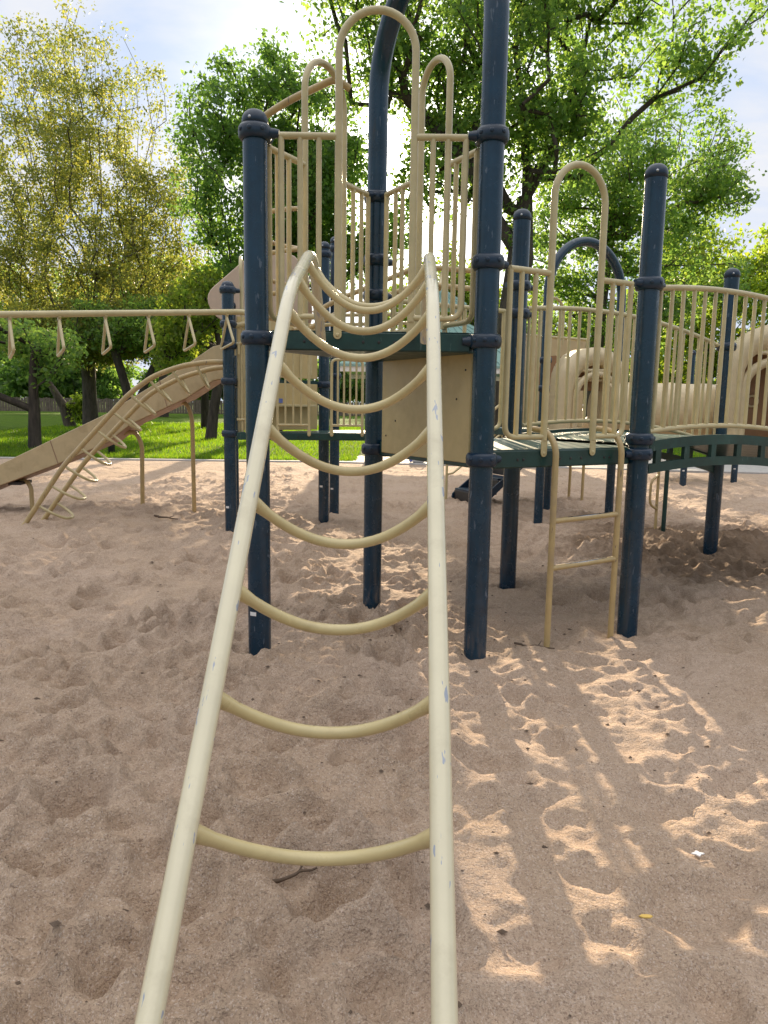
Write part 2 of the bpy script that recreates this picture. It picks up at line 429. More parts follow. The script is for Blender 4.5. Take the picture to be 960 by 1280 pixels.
# ------------------------------------------------------------------ play structure kit
PR = .0635
def cap_prof(r, h):
    return [(r*1.02, 0), (r*1.03, h*.35), (r*.98, h*.55), (r*.84, h*.75), (r*.6, h*.9), (r*.3, h*.98), (r*.02, h)]
def post(parent, p, top, collars=(), cap=True, r=PR, lug=None, label_z=None):
    g = ground(*p) if -9 < p[1] < 13 else 0
    m = MB(); zt = top-.07 if cap else top
    m.tube([(p[0], p[1], -.35), (p[0], p[1], .3), (p[0], p[1], zt)], r, 30)
    o = m.build('post', M['navy'], parent)
    if cap:
        MB().lathe((p[0], p[1], zt-.012), cap_prof(r*1.03, .085), 28).build('post_cap', M['navy_pl'], o)
        d = Vector((-.25, -.97, 0)).normalized()
        MB().lathe(Vector((p[0], p[1], zt+.018))+d*(r*1.01), [(.008, 0), (.008, .004), (.004, .006)], 10, d).build('cap_rivet', M['steel'], o)
    for z in collars: collar(o, p, z, r, lug)
    if label_z is not None:
        a0 = R(-112)
        pts = [(p[0]+(r+.0015)*math.cos(a0+R(k*5)), p[1]+(r+.0015)*math.sin(a0+R(k*5))) for k in range(-4, 4)]
        V = [(x, y, z) for z in (label_z, label_z+.022) for x, y in pts]; n = len(pts)
        MB().add(V, [(k, k+1, n+k+1, n+k) for k in range(n-1)]).build('sticker', M['white'], o)
    return o
def collar(parent, p, z, r=PR, lugs=None):
    m = MB(); R1 = r+.006; R2 = r+.021
    prof = [(r*.98, -.036), (R1+.006, -.036), (R2, -.022), (R2+.002, 0), (R2, .022), (R1+.006, .036), (r*.98, .036)]
    m.lathe((p[0], p[1], z), prof, 30)
    for a in (-100, -55, -140, 20, 80, 150):          # bolt pockets
        d = Vector((math.cos(R(a)), math.sin(R(a)), 0))
        m.lathe(Vector((p[0], p[1], z+.004))+d*(R2-.004), [(.012, 0), (.012, .009), (.007, .011)], 8, d)
    for a in (lugs or ()):
        d = Vector((math.cos(a), math.sin(a), 0))
        c = Vector((p[0], p[1], z))
        m.tube([c+d*(r), c+d*(R2+.012), c+d*(R2+.04)], [.03, .026, .02], 10)
    return m.build('clamp', M['navy_pl'], parent)

def line(P, Q, s, z, off=0):
    d = Vector((Q[0]-P[0], Q[1]-P[1], 0)); n = Vector((d.y, -d.x, 0)).normalized()
    return Vector((P[0], P[1], 0))+d*s+n*off+Vector((0, 0, z))
def bracket(m, P, Q, s, z0, z1, off, w=.044):
    """flattened pipe end bolted to the deck edge, with its bolt"""
    d = Vector((Q[0]-P[0], Q[1]-P[1], 0)).normalized(); n = Vector((d.y, -d.x, 0))
    o = line(P, Q, s, 0, off)
    poly = [(-w/2, z1)]+[(w/2*math.cos(math.pi+math.pi*k/10), z0+w/2+w/2*math.sin(math.pi+math.pi*k/10)) for k in range(11)]+[(w/2, z1), (w*.36, z1+.03), (-w*.36, z1+.03)]
    m.slab((o, d, Vector((0, 0, 1))), poly, -.003, .006, .002)
    bp = o+Vector((0, 0, z0+w/2))
    m.lathe(bp+n*.004, [(.011, 0), (.011, .004), (.007, .007)], 12, n)
def barrier(parent, P, Q, deck, rail_z, hoop=True, mat=None, gap=(.353, .672), bl=(.19, .27), br=(.752, .815), end=.11, off=.0):
    """guard rail on one deck edge, with the tall hoop over its opening"""
    mat = mat or M['tan']; rr, rb = .0175, .0145
    zb = deck+.07
    for (s0, s1, bs, s2) in ((end, gap[0], bl, end-.005), (1-end, gap[1], br, 1-end+.005)):
        rail = MB().tube([line(P, Q, s2, rail_z, off), line(P, Q, s1, rail_z, off)], rr, 12).build('guard_rail', mat, parent)
        MB().tube(fillet([line(P, Q, s1, zb, off), line(P, Q, s0, zb, off), line(P, Q, s0, zb+.2, off), line(P, Q, s0, rail_z, off)], .07, 6), rb*1.1, 12).build('bottom_rail', mat, rail)
        for s in bs:
            MB().tube([line(P, Q, s, zb, off), line(P, Q, s, rail_z, off)], rb, 12).build('baluster', mat, rail)
    if hoop:
        d = Vector((Q[0]-P[0], Q[1]-P[1], 0)); L = d.length; d.normalize()
        r = (gap[1]-gap[0])*L/2; mid = line(P, Q, (gap[0]+gap[1])/2, 0, off)
        zs = rail_z+.60-r
        pts = [line(P, Q, gap[0], deck+.05, off)]+[mid+d*(-r*math.cos(math.pi*k/18))+Vector((0, 0, zs+r*math.sin(math.pi*k/18))) for k in range(19)]+[line(P, Q, gap[1], deck+.05, off)]
        m = MB().tube(pts, .0195, 14)
        for s in gap: bracket(m, P, Q, s, deck-.045, deck+.04, off+.006)
        m.build('entry_hoop', mat, parent)
def deck(parent, poly, z, th=.105, name='deck'):
    """coated deck: perforated sheet, turned-down edge band with bolt slots"""
    m = MB(); m.prism(poly, z-th, z-.004, .008)
    c = Vector((sum(p[0] for p in poly)/len(poly), sum(p[1] for p in poly)/len(poly), 0))
    ins = [(c.x+(p[0]-c.x)*.985, c.y+(p[1]-c.y)*.985) for p in poly]
    h = m; m.cur = 1
    for i in range(len(poly)):
        a = Vector((*poly[i], 0)); b = Vector((*poly[(i+1) % len(poly)], 0)); d = (b-a); L = d.length
        if L < .5: continue
        n = Vector((d.y, -d.x, 0)).normalized()
        for s in (.16, .2, .46, .54, .62, .8, .84):
            h.lathe(a+d*s+Vector((0, 0, z-th*.55))+n*.0005, [(.008, 0), (.008, .002), (.005, .0025)], 10, n)
    o = m.build(name, [M['deck'], M['dark']], parent)
    MB().prism(ins, z-.003, z, .001).build('deck_sheet', M['deck_top'], o)
    return o
def shrink(poly, d):
    c = Vector((sum(p[0] for p in poly)/len(poly), sum(p[1] for p in poly)/len(poly)))
    return [tuple(c+(Vector(p)-c)*d) for p in poly]
def cut_corner(poly, r):
    """trim a deck's corners so that it clears the posts"""
    out = []
    for i in range(len(poly)):
        a, b, c = Vector(poly[i-1]), Vector(poly[i]), Vector(poly[(i+1) % len(poly)])
        out += [tuple(b+(a-b).normalized()*r), tuple(b+(c-b).normalized()*r)]
    return out

ZU, ZL = 1.79, 1.165
# ---- main tower: triangle deck (upper) + square deck (lower) on five posts
tw = thing('play_tower', 'navy post playground tower with tan guard rails and green decks behind the curved rung ladder', 'play tower', (pA[0]+.6, pA[1]+.3, 0))
aAB, aAC, aBC, aBE = 0, R(60), R(120), R(30)
post(tw, pA, 2.885, (), label_z=.23)
pa = [o for o in COL.objects if o.name.startswith('post') and o.parent == tw][0]
collar(pa, pA, 2.774, PR, (aAB, aAC)); collar(pa, pA, 1.744, PR, (aAB,))
# B and C are the two legs of one tall arch
sp = 3.35; mid = Vector(((pB[0]+pC[0])/2, (pB[1]+pC[1])/2, sp)); du = Vector((pC[0]-pB[0], pC[1]-pB[1], 0)).normalized()
arch = [Vector((*pB, -.35)), Vector((*pB, .5)), Vector((*pB, 2))]+arc(mid, -du, (0, 0, 1), SD/2, 0, math.pi, 26)+[Vector((*pC, 2)), Vector((*pC, .5)), Vector((*pC, -.35))]
am = MB().tube(arch, PR, 30).build('arch_post', M['navy'], tw)
for z, l in ((2.774, (math.pi, R(120))), (2.149, (R(30),)), (1.744, (math.pi,)), (1.115, (R(30),))): collar(am, pB, z, PR, l)
for z, l in ((2.74, (R(240), R(300))), (2.345, (R(30),)), (2.12, (R(30),)), (1.101, (R(30),))): collar(am, pC, z, PR, l)
pd = post(tw, pD, 2.837); pe = post(tw, pE, 2.837)
for z in (2.29, 2.09, 1.12): collar(pd, pD, z, PR, (R(210), R(30)))
for z, l in ((2.149, (R(210), R(30))), (1.215, (R(30),)), (1.122, (R(210),))): collar(pe, pE, z, PR, l)
deck(tw, cut_corner([pA, pB, pC], .085), ZU)
deck(tw, cut_corner([pC, pB, pE, pD], .085), ZL)
barrier(tw, pA, pB, ZU, 2.765, off=.0)
barrier(tw, pC, pA, ZU, 2.735, gap=(.324, .649), bl=(.155, .235), br=(.77, .85), end=.09)
barrier(tw, pB, pC, ZU, 2.735, gap=(.328, .564), bl=(.2, .26), br=(.73, .80), end=.105)
barrier(tw, pB, pE, ZL, 2.137, gap=(.358, .670), bl=(.19, .27), br=(.752, .818), end=.125)
barrier(tw, pD, pC, ZL, 2.10, hoop=False, gap=(.5, .52), bl=(.2, .3, .4), br=(.7, .6), end=.11)
# tan infill panel under the upper deck on edge C-B
dCB = Vector((pB[0]-pC[0], pB[1]-pC[1], 0)).normalized()
pn = MB().slab((Vector((*pC, 0)), dCB, Vector((0, 0, 1))), [(.12, 1.085), (1.11, 1.085), (1.11, 1.689), (.12, 1.689)], -.008, .008, .004)
hn = pn; pn.cur = 1
for s, z in ((.30, 1.30), (.98, 1.44), (.18, 1.2), (1.06, 1.6)):
    n = Vector((dCB.y, -dCB.x, 0)); hn.lathe(Vector((*pC, z))+dCB*s+n*.008, [(.006, 0), (.006, .003), (.003, .004)], 8, n)
pn.build('infill_panel', [M['panel'], M['dark']], tw)

# ---- curved ladder with hanging U rungs
W2 = .2715
prof = [(-2.95, -.12), (-1.16, 1.825)]
prof_pts = fillet([(-3.30, -.155, 0), (-1.14, 1.83, 0), (-.55, 2.075, 0), (-.38, 2.06, 0), (-.075, 1.735, 0)], .16, 8)
PP = [(p.x, p.y) for p in prof_pts]
def cx_at(y): return -.062+(y+2.8)*.027
cum = [0]
for i in range(1, len(PP)): cum.append(cum[-1]+math.hypot(PP[i][0]-PP[i-1][0], PP[i][1]-PP[i-1][1]))
def at_len(s):
    for i in range(1, len(PP)):
        if cum[i] >= s or i == len(PP)-1:
            t = (s-cum[i-1])/(cum[i]-cum[i-1]); y = PP[i-1][0]+(PP[i][0]-PP[i-1][0])*t; z = PP[i-1][1]+(PP[i][1]-PP[i-1][1])*t
            a = math.atan2(PP[i][1]-PP[i-1][1], PP[i][0]-PP[i-1][0]); return y, z, a
ld = thing('curved_ladder', 'large cream curved ladder with hanging U shaped rungs in the foreground sand', 'ladder', (0, -2.8, 0))
for s in (-1, 1):
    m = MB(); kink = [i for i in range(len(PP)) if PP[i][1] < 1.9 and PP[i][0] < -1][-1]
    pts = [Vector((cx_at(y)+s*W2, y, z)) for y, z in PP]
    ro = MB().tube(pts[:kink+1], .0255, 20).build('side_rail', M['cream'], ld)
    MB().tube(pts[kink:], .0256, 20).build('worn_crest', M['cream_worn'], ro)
def len_at_y(y):
    for i in range(1, len(PP)):
        if PP[i][0] >= y: return cum[i-1]+(cum[i]-cum[i-1])*(y-PP[i-1][0])/(PP[i][0]-PP[i-1][0])
s0 = len_at_y(-2.60)+.025; RUNG_S = [s0+.307*k for k in range(10)]
for k, s in enumerate(RUNG_S):
    y, z, a = at_len(s)
    n = Vector((0, math.sin(a), -math.cos(a)))             # below the ladder's plane
    c = Vector((cx_at(y), y, z)); dep = .215
    pts = []
    for i in range(25):
        t = -1+2*i/24; w = math.copysign(abs(t)**1.0, t)
        sag = dep*(1-abs(t)**2.1)
        pts.append(c+Vector((w*W2, 0, 0))+n*sag)
    MB().tube(pts, [.0162*(1.22 if i in (1, 23) else 1.35 if i in (0, 24) else 1) for i in range(25)], 14).build('rung', M['rung'], ld)

# ---- short step ladder on the lower deck
sl = thing('step_ladder', 'small tan two rail step ladder with hooked tops in front of the lower green deck', 'ladder', (1.29, .32, 0))
dBE = Vector((pE[0]-pB[0], pE[1]-pB[1], 0)).normalized(); nBE = Vector((dBE.y, -dBE.x, 0))
for b in ((1.06, .19), (1.52, .46)):
    q = Vector((b[0], b[1], 0)); k = .012
    pts = [q+Vector((0, 0, -.25)), q+Vector((.0, .0, .6)), q+Vector((0, 0, 1.12))]
    top = q+Vector((0, 0, 1.12)); inn = -nBE
    for i in range(1, 11):
        a = math.pi/2*i/10
        pts.append(top+inn*(.15*(1-math.cos(a)))+Vector((0, 0, .15*math.sin(a))))
    pts.append(pts[-1]+inn*.06+Vector((0, 0, .004)))
    ro = MB().tube(pts, .0185, 16).build('side_rail', M['tan_warm'], sl)
    e = pts[-1]; MB().lathe(e, [(.019, 0), (.021, .006), (.012, .016)], 12, inn).build('end_plug', M['dark'], ro)
for z in (.47, .75):
    a = Vector((1.06, .19, z)); b = Vector((1.52, .46, z+.01)); rg = MB().tube([a, b], .0165, 14).build('rung', M['tan_warm'], sl)
    d = (b-a); MB().tube([a+d*.22+Vector((0, 0, .0035)), a+d*.5+Vector((0, 0, .0035)), a+d*.86+Vector((0, 0, .0035))], [.0135, .0142, .0135], 12).build('worn_strip', M['steel'], rg)

# ---- corkscrew climber outside edge A-C
ck = thing('corkscrew_climber', 'tan corkscrew climbing pole with an overhead hook beside the tall left post', 'climber', (-.68, .80, 0))
cxk, cyk = -.66, .86
hook = [(cxk-.13, cyk, -.3), (cxk-.13, cyk, 2.2), (cxk-.13, cyk, 3.02), (cxk-.06, cyk-.02, 3.14), (cxk+.12, cyk-.07, 3.23), (-.24, .64, 3.30), (-.16, .68, 3.26)]
MB().tube(fillet(hook, .13, 7), .021, 14).build('pole', M['tan_warm'], ck)
hel = []
for i in range(150):
    t = i/149; a = -R(40)+t*2*math.pi*3.2; hel.append((cxk+.17*math.cos(a)+.02, cyk+.17*math.sin(a), 1.86+t*.78))
MB().tube(hel, .0145, 9).build('spiral_rung', M['tan_warm'], ck)

# ---- arched bridge from edge E-D towards the right
br = thing('arched_bridge', 'arched green footbridge with tan baluster railings leading right from the tower', 'bridge', ((pE[0]+pF[0])/2, (pE[1]+pF[1])/2, 0))
def arch_z(s): return 2.125+.30*s-.478*s*s           # top of the hand rail along the span
def bpt(P, s, z, off=0): 
    n = Vector((bd[1], -bd[0], 0)); return Vector((P[0]+bd[0]*2.44*s, P[1]+bd[1]*2.44*s, z))+n*off
NS = 24
dk = MB()
V = []
for i in range(NS+1):
    s = .03+.95*i/NS; z = arch_z(s)-.955
    for P, o in ((pE, -.03), (pD, .03)): V.append(bpt(P, s, z, o))
for i in range(NS+1):
    s = .03+.95*i/NS; z = arch_z(s)-.99
    for P, o in ((pE, -.03), (pD, .03)): V.append(bpt(P, s, z, o))
F = []
n2 = (NS+1)*2
for i in range(NS):
    F += [(2*i, 2*i+2, 2*i+3, 2*i+1), (n2+2*i+1, n2+2*i+3, n2+2*i+2, n2+2*i), (2*i, n2+2*i, n2+2*i+2, 2*i+2), (2*i+1, 2*i+3, n2+2*i+3, n2+2*i+1)]
dk.add(V, F, False).build('bridge_deck', M['deck_top'], br)
for P, sg in ((pE, 1), (pD, -1)):
    m = MB()
    def strip(za, zb, s_0, s_1, n, th=.028):
        V = []; F = []
        for i in range(n+1):
            s = s_0+(s_1-s_0)*i/n; z = arch_z(s)
            for dz, o in ((za, -th/2), (za, th/2), (zb, th/2), (zb, -th/2)): V.append(bpt(P, s, z+dz, o*sg))
        for i in range(n):
            for k in range(4):
                a, b = 4*i+k, 4*i+(k+1) % 4; F.append((a, b, b+4, a+4) if sg > 0 else (a, a+4, b+4, b))
        F += [(0, 3, 2, 1), tuple(4*n+k for k in range(4))]
        m.add(V, F, False)
    strip(-.935, -1.0, .035, .975, 30); strip(-1.082, -1.14, .035, .975, 30, .03)
    for k in range(9):
        s = .06+.11*k; strip(-.995, -1.09, s, s+.02, 2, .026)
    m.build('side_beam', M['deck'], br)
    z0 = -.875
    tr = MB().tube([bpt(P, .035+.94*i/26, arch_z(.035+.94*i/26)) for i in range(27)], .0185, 14).build('hand_rail', M['tan'], br)
    MB().tube([bpt(P, .035+.94*i/26, arch_z(.035+.94*i/26)+z0) for i in range(27)], .0165, 12).build('bottom_rail', M['tan'], tr)
    for k in range(23):
        s = .045+.042*k; MB().tube([bpt(P, s, arch_z(s)+z0), bpt(P, s, arch_z(s))], .0125, 10).build('baluster', M['tan'], tr)
pf = post(br, pF, 2.66)
for z in (1.97, 1.02): collar(pf, pF, z, PR, (R(210),))
pf2 = post(br, pF2, 2.66)
for z in (1.97, 1.02): collar(pf2, pF2, z, PR, (R(210),))
# thin pod pole with a loop handle under the bridge
pod = thing('balance_pole', 'thin dark pole with a tan loop handle standing in dug up sand under the bridge', 'climber', (3.18, 4.05, 0))
MB().tube([(3.18, 4.05, -.1), (3.18, 4.05, .62), (3.17, 4.02, .95)], .024, 12).build('pole', M['deck'], pod)
MB().tube([(3.10, 4.07, -.1), (3.10, 4.08, .45), (3.10, 4.08, .95)], .016, 10).build('side_pole', M['tan_warm'], pod)
MB().tube(fillet([(3.10, 4.07, .68), (3.0, 4.02, .62), (3.0, 4.02, .36), (3.10, 4.07, .3)], .08, 6), .014, 10).build('loop_handle', M['tan_warm'], pod)

# ---- back left platform: triangle of posts, two decks, panels
bl_ = thing('back_platform', 'low green platform on navy posts with tan store panel behind the ladder on the left', 'play platform', (-1.1, 4.4, 0))
h_ = post(bl_, pH, 2.645, label_z=.27); collar(h_, pH, 2.555, PR, (R(20), R(100)))
for z in (2.21, 1.99, 1.62, 1.07): collar(h_, pH, z, PR)
g_ = post(bl_, pG, 3.22, label_z=.42); collar(g_, pG, 3.08)
for z in (2.05, 1.62): collar(g_, pG, z)
post(bl_, pK, 2.6)
q_ = post(bl_, (-.57, 5.53), 3.45, label_z=.3); collar(q_, (-.57, 5.53), 3.3); collar(q_, (-.57, 5.53), 1.75)
lowp = [(-1.50, 3.87), (-.10, 4.10), (-.10, 4.9), (-.55, 4.80), (-.70, 4.62)]
deck(bl_, lowp, 1.09, .085)
deck(bl_, cut_corner([pH, pG, pK], .085), 1.66, .09)
walk = [(pC[0]+.06, pC[1]+.09), (pC[0]+.42, pC[1]+.30), (.30, 4.62), (-.06, 4.08)]
deck(bl_, walk, 1.125, .085, 'walkway')
dHG = Vector((pG[0]-pH[0], pG[1]-pH[1], 0)); LHG = dHG.length; dHG.normalize()
pl = MB().slab((Vector((*pH, 0)), dHG, Vector((0, 0, 1))), [(.12, 1.10), (LHG-.10, 1.10), (LHG-.10, 1.62), (.12, 1.62)], -.01, .01, .004).build('store_panel', M['panel'], bl_)
nHG = Vector((dHG.y, -dHG.x, 0))
MB().slab((Vector((*pH, 0))+nHG*.07, dHG, Vector((0, 0, 1))), [(.3, 1.36), (LHG-.2, 1.36), (LHG-.2, 1.385), (.3, 1.385)], -.06, .06, .004).build('counter', M['tan'], pl)
MB().slab((Vector((*pH, 0))+nHG*.013, dHG, Vector((0, 0, 1))), [(.3, 1.40), (.66, 1.40), (.66, 1.45), (.3, 1.45)], -.002, .004, .001).build('purple_slot', M['bluebag'], pl)
pl2 = MB().slab((Vector((*pH, 0)), dHG, Vector((0, 0, 1))), [(.1, 1.68), (LHG-.1, 1.68), (LHG-.1, 2.3), (.1, 2.3)], -.01, .01, .004).build('upper_panel', M['panel'], bl_)
ribs = MB()
for s in (.3, .5, .7, .9, 1.05):
    ribs.slab((Vector((*pH, 0))+nHG*.014, dHG, Vector((0, 0, 1))), [(s-.012, 1.72), (s+.012, 1.72), (s+.012, 2.28), (s-.012, 2.28)], -.003, .004, .001)
ribs.build('panel_rib', M['tan'], pl2)
def fence_seg(parent, P, Q, z0, z1, nb, rounded=False, brk=True, mat=None):
    mat = mat or M['tan']
    P3, Q3 = Vector((*P, 0)), Vector((*Q, 0)); d = Q3-P3
    U = lambda s, z: P3+d*s+Vector((0, 0, z))
    rl = MB().tube(fillet([U(0, z0), U(0, z1), U(1, z1), U(1, z0)], .06, 6), .0155, 12)
    rl.tube([U(0, z0+.05), U(1, z0+.05)], .013, 10)
    if brk:
        for s in (0.0, 1.0): bracket(rl, P, Q, s, z0-.07, z0-.01, .02, .038)
    r = rl.build('guard_rail', mat, parent)
    for k in range(nb):
        s = (k+1)/(nb+1); MB().tube([U(s, z0+.05), U(s, z1)], .0115, 9).build('baluster', mat, r)
    return r
fence_seg(bl_, (-1.07, 3.92), (-.74, 3.975), 1.12, 1.98, 3)
fence_seg(bl_, (-.50, 4.01), (-.17, 4.07), 1.12, 1.87, 4)
# H-K entry hoop of the slide seen almost edge on
dHK = Vector((pK[0]-pH[0], pK[1]-pH[1], 0)).normalized()
hk = [Vector((-1.46, 4.02, 1.62)), Vector((-1.46, 4.02, 2.7))]+arc(Vector((-1.50, 4.22, 2.74)), -dHK, (0, 0, 1), .2, 0, math.pi, 12)+[Vector((-1.53, 4.42, 1.62))]
MB().tube(hk, .019, 12).build('entry_hoop', M['tan'], bl_)
cane = fillet([(-1.40, 3.9, 1.08), (-1.40, 3.9, 2.02), (-1.47, 3.9, 2.02), (-1.47, 3.9, 1.9)], .05, 6)
for dx, dy in ((0, 0), (-.045, .02), (-.085, .05)):
    MB().tube([Vector(c)+Vector((dx, dy, -.02*abs(dx)*10)) for c in cane], .016, 10).build('cane_rail', M['tan'], bl_)
MB().tube([(-1.50, 3.9, 1.22), (-1.36, 3.92, 1.22)], .014, 10).build('bottom_rail', M['tan'], bl_)

# ---- straight slide running down to the left, with its hood
sd = thing('straight_slide', 'long tan slide sloping down to the left on thin bent legs behind the loop climber', 'slide', (-3.2, 5.3, 0))
top_e = [(-5.15, .33), (-4.74, .555), (-3.98, .92), (-3.32, 1.235), (-2.34, 1.83), (-2.0, 2.06), (-1.75, 2.12)]
bot_e = [(-5.15, .13), (-4.74, .31), (-3.93, .62), (-3.32, .89), (-3.02, 1.12), (-2.34, 1.44), (-2.0, 1.66), (-1.75, 1.70)]
def side(y, name, mat, ya):
    m = MB(); poly = [(x, z) for x, z in bot_e]+[(x, z) for x, z in reversed(top_e)]
    m.slab((Vector((0, y, 0)), Vector((1, 0, 0)), Vector((0, 0, 1))), poly, -.015, .015, .005)
    return m.build(name, mat, sd)
s1 = side(5.04, 'side_wall', M['slide'], 0); side(5.55, 'side_wall', M['slide'], 0)
ch = MB(); V = []; F = []
for x, z in bot_e:
    V += [(x, 5.05, z+.03), (x, 5.54, z+.03), (x, 5.54, z-.005), (x, 5.05, z-.005)]
for i in range(len(bot_e)-1):
    for k in range(4): a = 4*i+k; b = 4*i+(k+1) % 4; F.append((a, a+4, b+4, b))
F += [(0, 1, 2, 3), tuple(4*(len(bot_e)-1)+k for k in (3, 2, 1, 0))]
ch.add(V, F, False).build('chute', M['slide_under'], sd)
jm = MB()
for x in (-3.98, -4.72, -2.62):
    zt = np.interp(x, [p[0] for p in top_e], [p[1] for p in top_e]); zb = np.interp(x, [p[0] for p in bot_e], [p[1] for p in bot_e])
    jm.slab((Vector((0, 5.024, 0)), Vector((1, 0, 0)), Vector((0, 0, 1))), [(x+.05, zb+.01), (x+.06, zb+.01), (x-.03, zt-.01), (x-.04, zt-.01)], -.001, .003, .0008)
jm.build('joint_seam', M['slide_under'], s1)
hd = MB()
hp = [(p.x, p.y) for p in fillet([(-2.12, 2.66, 0), (-1.5, 3.18, 0), (-.95, 3.16, 0), (-.85, 2.35, 0), (-1.95, 2.35, 0)], .22, 5, closed=True)]
hd.slab((Vector((0, 5.1, 0)), Vector((1, 0, 0)), Vector((0, 0, 1))), list(reversed(hp)), -.02, .02, .01)
hd.slab((Vector((0, 5.75, 0)), Vector((1, 0, 0)), Vector((0, 0, 1))), list(reversed(hp)), -.02, .02, .01)
V = []; F = []
rim = hp[:18]
for x, z in rim: V += [(x+.01, 5.121, z-.01), (x+.01, 5.729, z-.01), (x+.025, 5.729, z-.035), (x+.025, 5.121, z-.035)]
for i in range(len(rim)-1):
    for k in range(4): a = 4*i+k; b = 4*i+(k+1) % 4; F.append((a, b, b+4, a+4))
F += [(0, 3, 2, 1), tuple(4*(len(rim)-1)+k for k in range(4))]
hd.add(V, F, False); hd.build('hood', M['hood'], sd)
for pts in ([(-4.52, 5.25, .38), (-4.42, 5.22, .38), (-4.36, 5.2, .3), (-4.36, 5.2, -.2)],
            [(-3.2, 5.3, .99), (-3.06, 5.3, 1.02), (-2.98, 5.3, .86), (-3.03, 5.38, -.2)],
            [(-2.55, 5.3, 1.40), (-2.40, 5.3, 1.38), (-2.34, 5.3, 1.2), (-2.36, 5.38, -.2)]):
    MB().tube(fillet(pts, .1, 6), .027, 12).build('support_leg', M['tan_warm'], sd)
MB().box((-4.52, 5.25, .36), (.16, .3, .04)).build('leg_plate', M['dark'], sd)

# ---- loop climber: two bent rails with hanging loops
lc = thing('loop_climber', 'tan loop climber of two bent rails and hanging U loops in front of the slide', 'climber', (-2.9, 4.1, 0))
r1 = [(-3.98, 3.94, -.15), (-3.40, 3.94, .685), (-2.66, 3.94, 1.47), (-2.40, 3.94, 1.66), (-2.09, 3.94, 1.775), (-1.80, 3.94, 1.82), (-1.62, 3.94, 1.82)]
r2 = [(-3.96, 4.34, -.15), (-3.33, 4.34, .70), (-2.72, 4.34, 1.33), (-2.55, 4.34, 1.49), (-2.2, 4.34, 1.67), (-1.86, 4.34, 1.77), (-1.66, 4.34, 1.79)]
R1 = fillet(r1, .12, 5); R2 = fillet(r2, .12, 5)
for rr_ in (R1, R2): MB().tube(rr_, .028, 14).build('side_rail', M['tan_warm'], lc)
def along(P, t):
    L = [0]
    for i in range(1, len(P)): L.append(L[-1]+(P[i]-P[i-1]).length)
    s = t*L[-1]
    for i in range(1, len(P)):
        if L[i] >= s: return P[i-1].lerp(P[i], (s-L[i-1])/(L[i]-L[i-1])), (P[i]-P[i-1]).normalized()
    return P[-1], (P[-1]-P[-2]).normalized()
for k in range(10):
    t = .155+.083*k
    a, ta = along(R1, t); b, tb = along(R2, t)
    n = Vector((ta.z, 0, -ta.x)); n = (n*.85+Vector((.25, 0, -.1))).normalized(); dep = .30-.008*k
    pts = [a]
    for i in range(1, 16):
        u = i/16; pts.append(a.lerp(b, .5-.5*math.copysign(abs(math.cos(math.pi*u))**.75, math.cos(math.pi*u)))+n*(dep*math.sin(math.pi*u)**.85))
    pts.append(b)
    MB().tube(pts, .0155, 10).build('loop_rung', M['tan'], lc)

# ---- overhead ring ladder from the left to post H
ov = thing('overhead_ladder', 'tan overhead beam with hanging triangular handles entering from the left', 'overhead ladder', (-2.6, 3.0, 2))
b0 = Vector((-4.2, 1.72, 2.0)); b1 = Vector((-1.42, 3.80, 2.325))
dirb = (b1-b0).normalized(); perp = Vector((-dirb.y, dirb.x, 0)).normalized()
MB().tube(fillet([b0, b1, b1+Vector((.14, .06, -.02)), b1+Vector((.06, .24, -.08)), (-1.52, 3.96, 2.2)], .1, 6), .029, 16).build('beam', M['tan'], ov)
for px in range(7):
    s = .256+px*.1162
    c = b0.lerp(b1, s)
    h = .34; wv = Vector((.52, -.85, .12))*.20
    tri = [c+Vector((0, 0, -.02))+perp*.02, c+Vector((0, 0, -h))+wv, c+Vector((0, 0, -h))-wv, c+Vector((0, 0, -.02))-perp*.02]
    MB().tube(fillet(tri, .045, 5), .0135, 12).build('triangle_handle', M['tan'], ov)

# ---- back right tower with arch, wall panel; crawl tunnel
bt = thing('arch_tower', 'rear playground tower with a navy arch and an orange tan wall panel beyond the bridge', 'play tower', (2.5, 5.4, 0))
midq = Vector(((pP[0]+pQ[0])/2, (pP[1]+pQ[1])/2, 2.76)); dq = Vector((pQ[0]-pP[0], pQ[1]-pP[1], 0)); Lq = dq.length; dq.normalize()
ar = [Vector((*pP, -.3)), Vector((*pP, .6)), Vector((*pP, 2))]+arc(midq, -dq, (0, 0, 1), Lq/2, 0, math.pi, 24)+[Vector((*pQ, 2)), Vector((*pQ, .6)), Vector((*pQ, -.3))]
ao = MB().tube(ar, .055, 24).build('arch_post', M['navy'], bt)
for p in (pP, pQ):
    for z in (1.95, 1.62, 1.08): collar(ao, p, z, .055)
post(bt, (2.34, 6.14), 2.2, (), r=.05)
deck(bt, cut_corner([(2.0, 4.95), (3.0, 5.52), (2.4, 6.6), (1.4, 6.0)], .1), 1.12, .09)
ff = Vector((*pP, 0))+Vector((-dq.y, dq.x, 0))*.55
wp = [(.12, 1.14), (1.2, 1.14), (1.2, 2.27), (.12, 2.27)]
wo = MB().slab((ff, dq, Vector((0, 0, 1))), wp, -.012, .012, .006).build('wall_panel', M['slide'], bt)
ap = [(.38, 1.6)]+[(.66+.28*math.cos(math.pi*(1-k/12)), 1.82+.24*math.sin(math.pi*(1-k/12))) for k in range(13)]+[(.94, 1.6)]
nq = Vector((dq.y, -dq.x, 0))
MB().slab((ff+nq*.014, dq, Vector((0, 0, 1))), ap[::-1], -.002, .003, .001).build('arched_opening', M['brown'], wo)
MB().tube([ff+dq*.05+Vector((0, 0, 2.29)), ff+dq*1.25+Vector((0, 0, 2.29))], .018, 10).build('top_rail', M['tan'], bt)
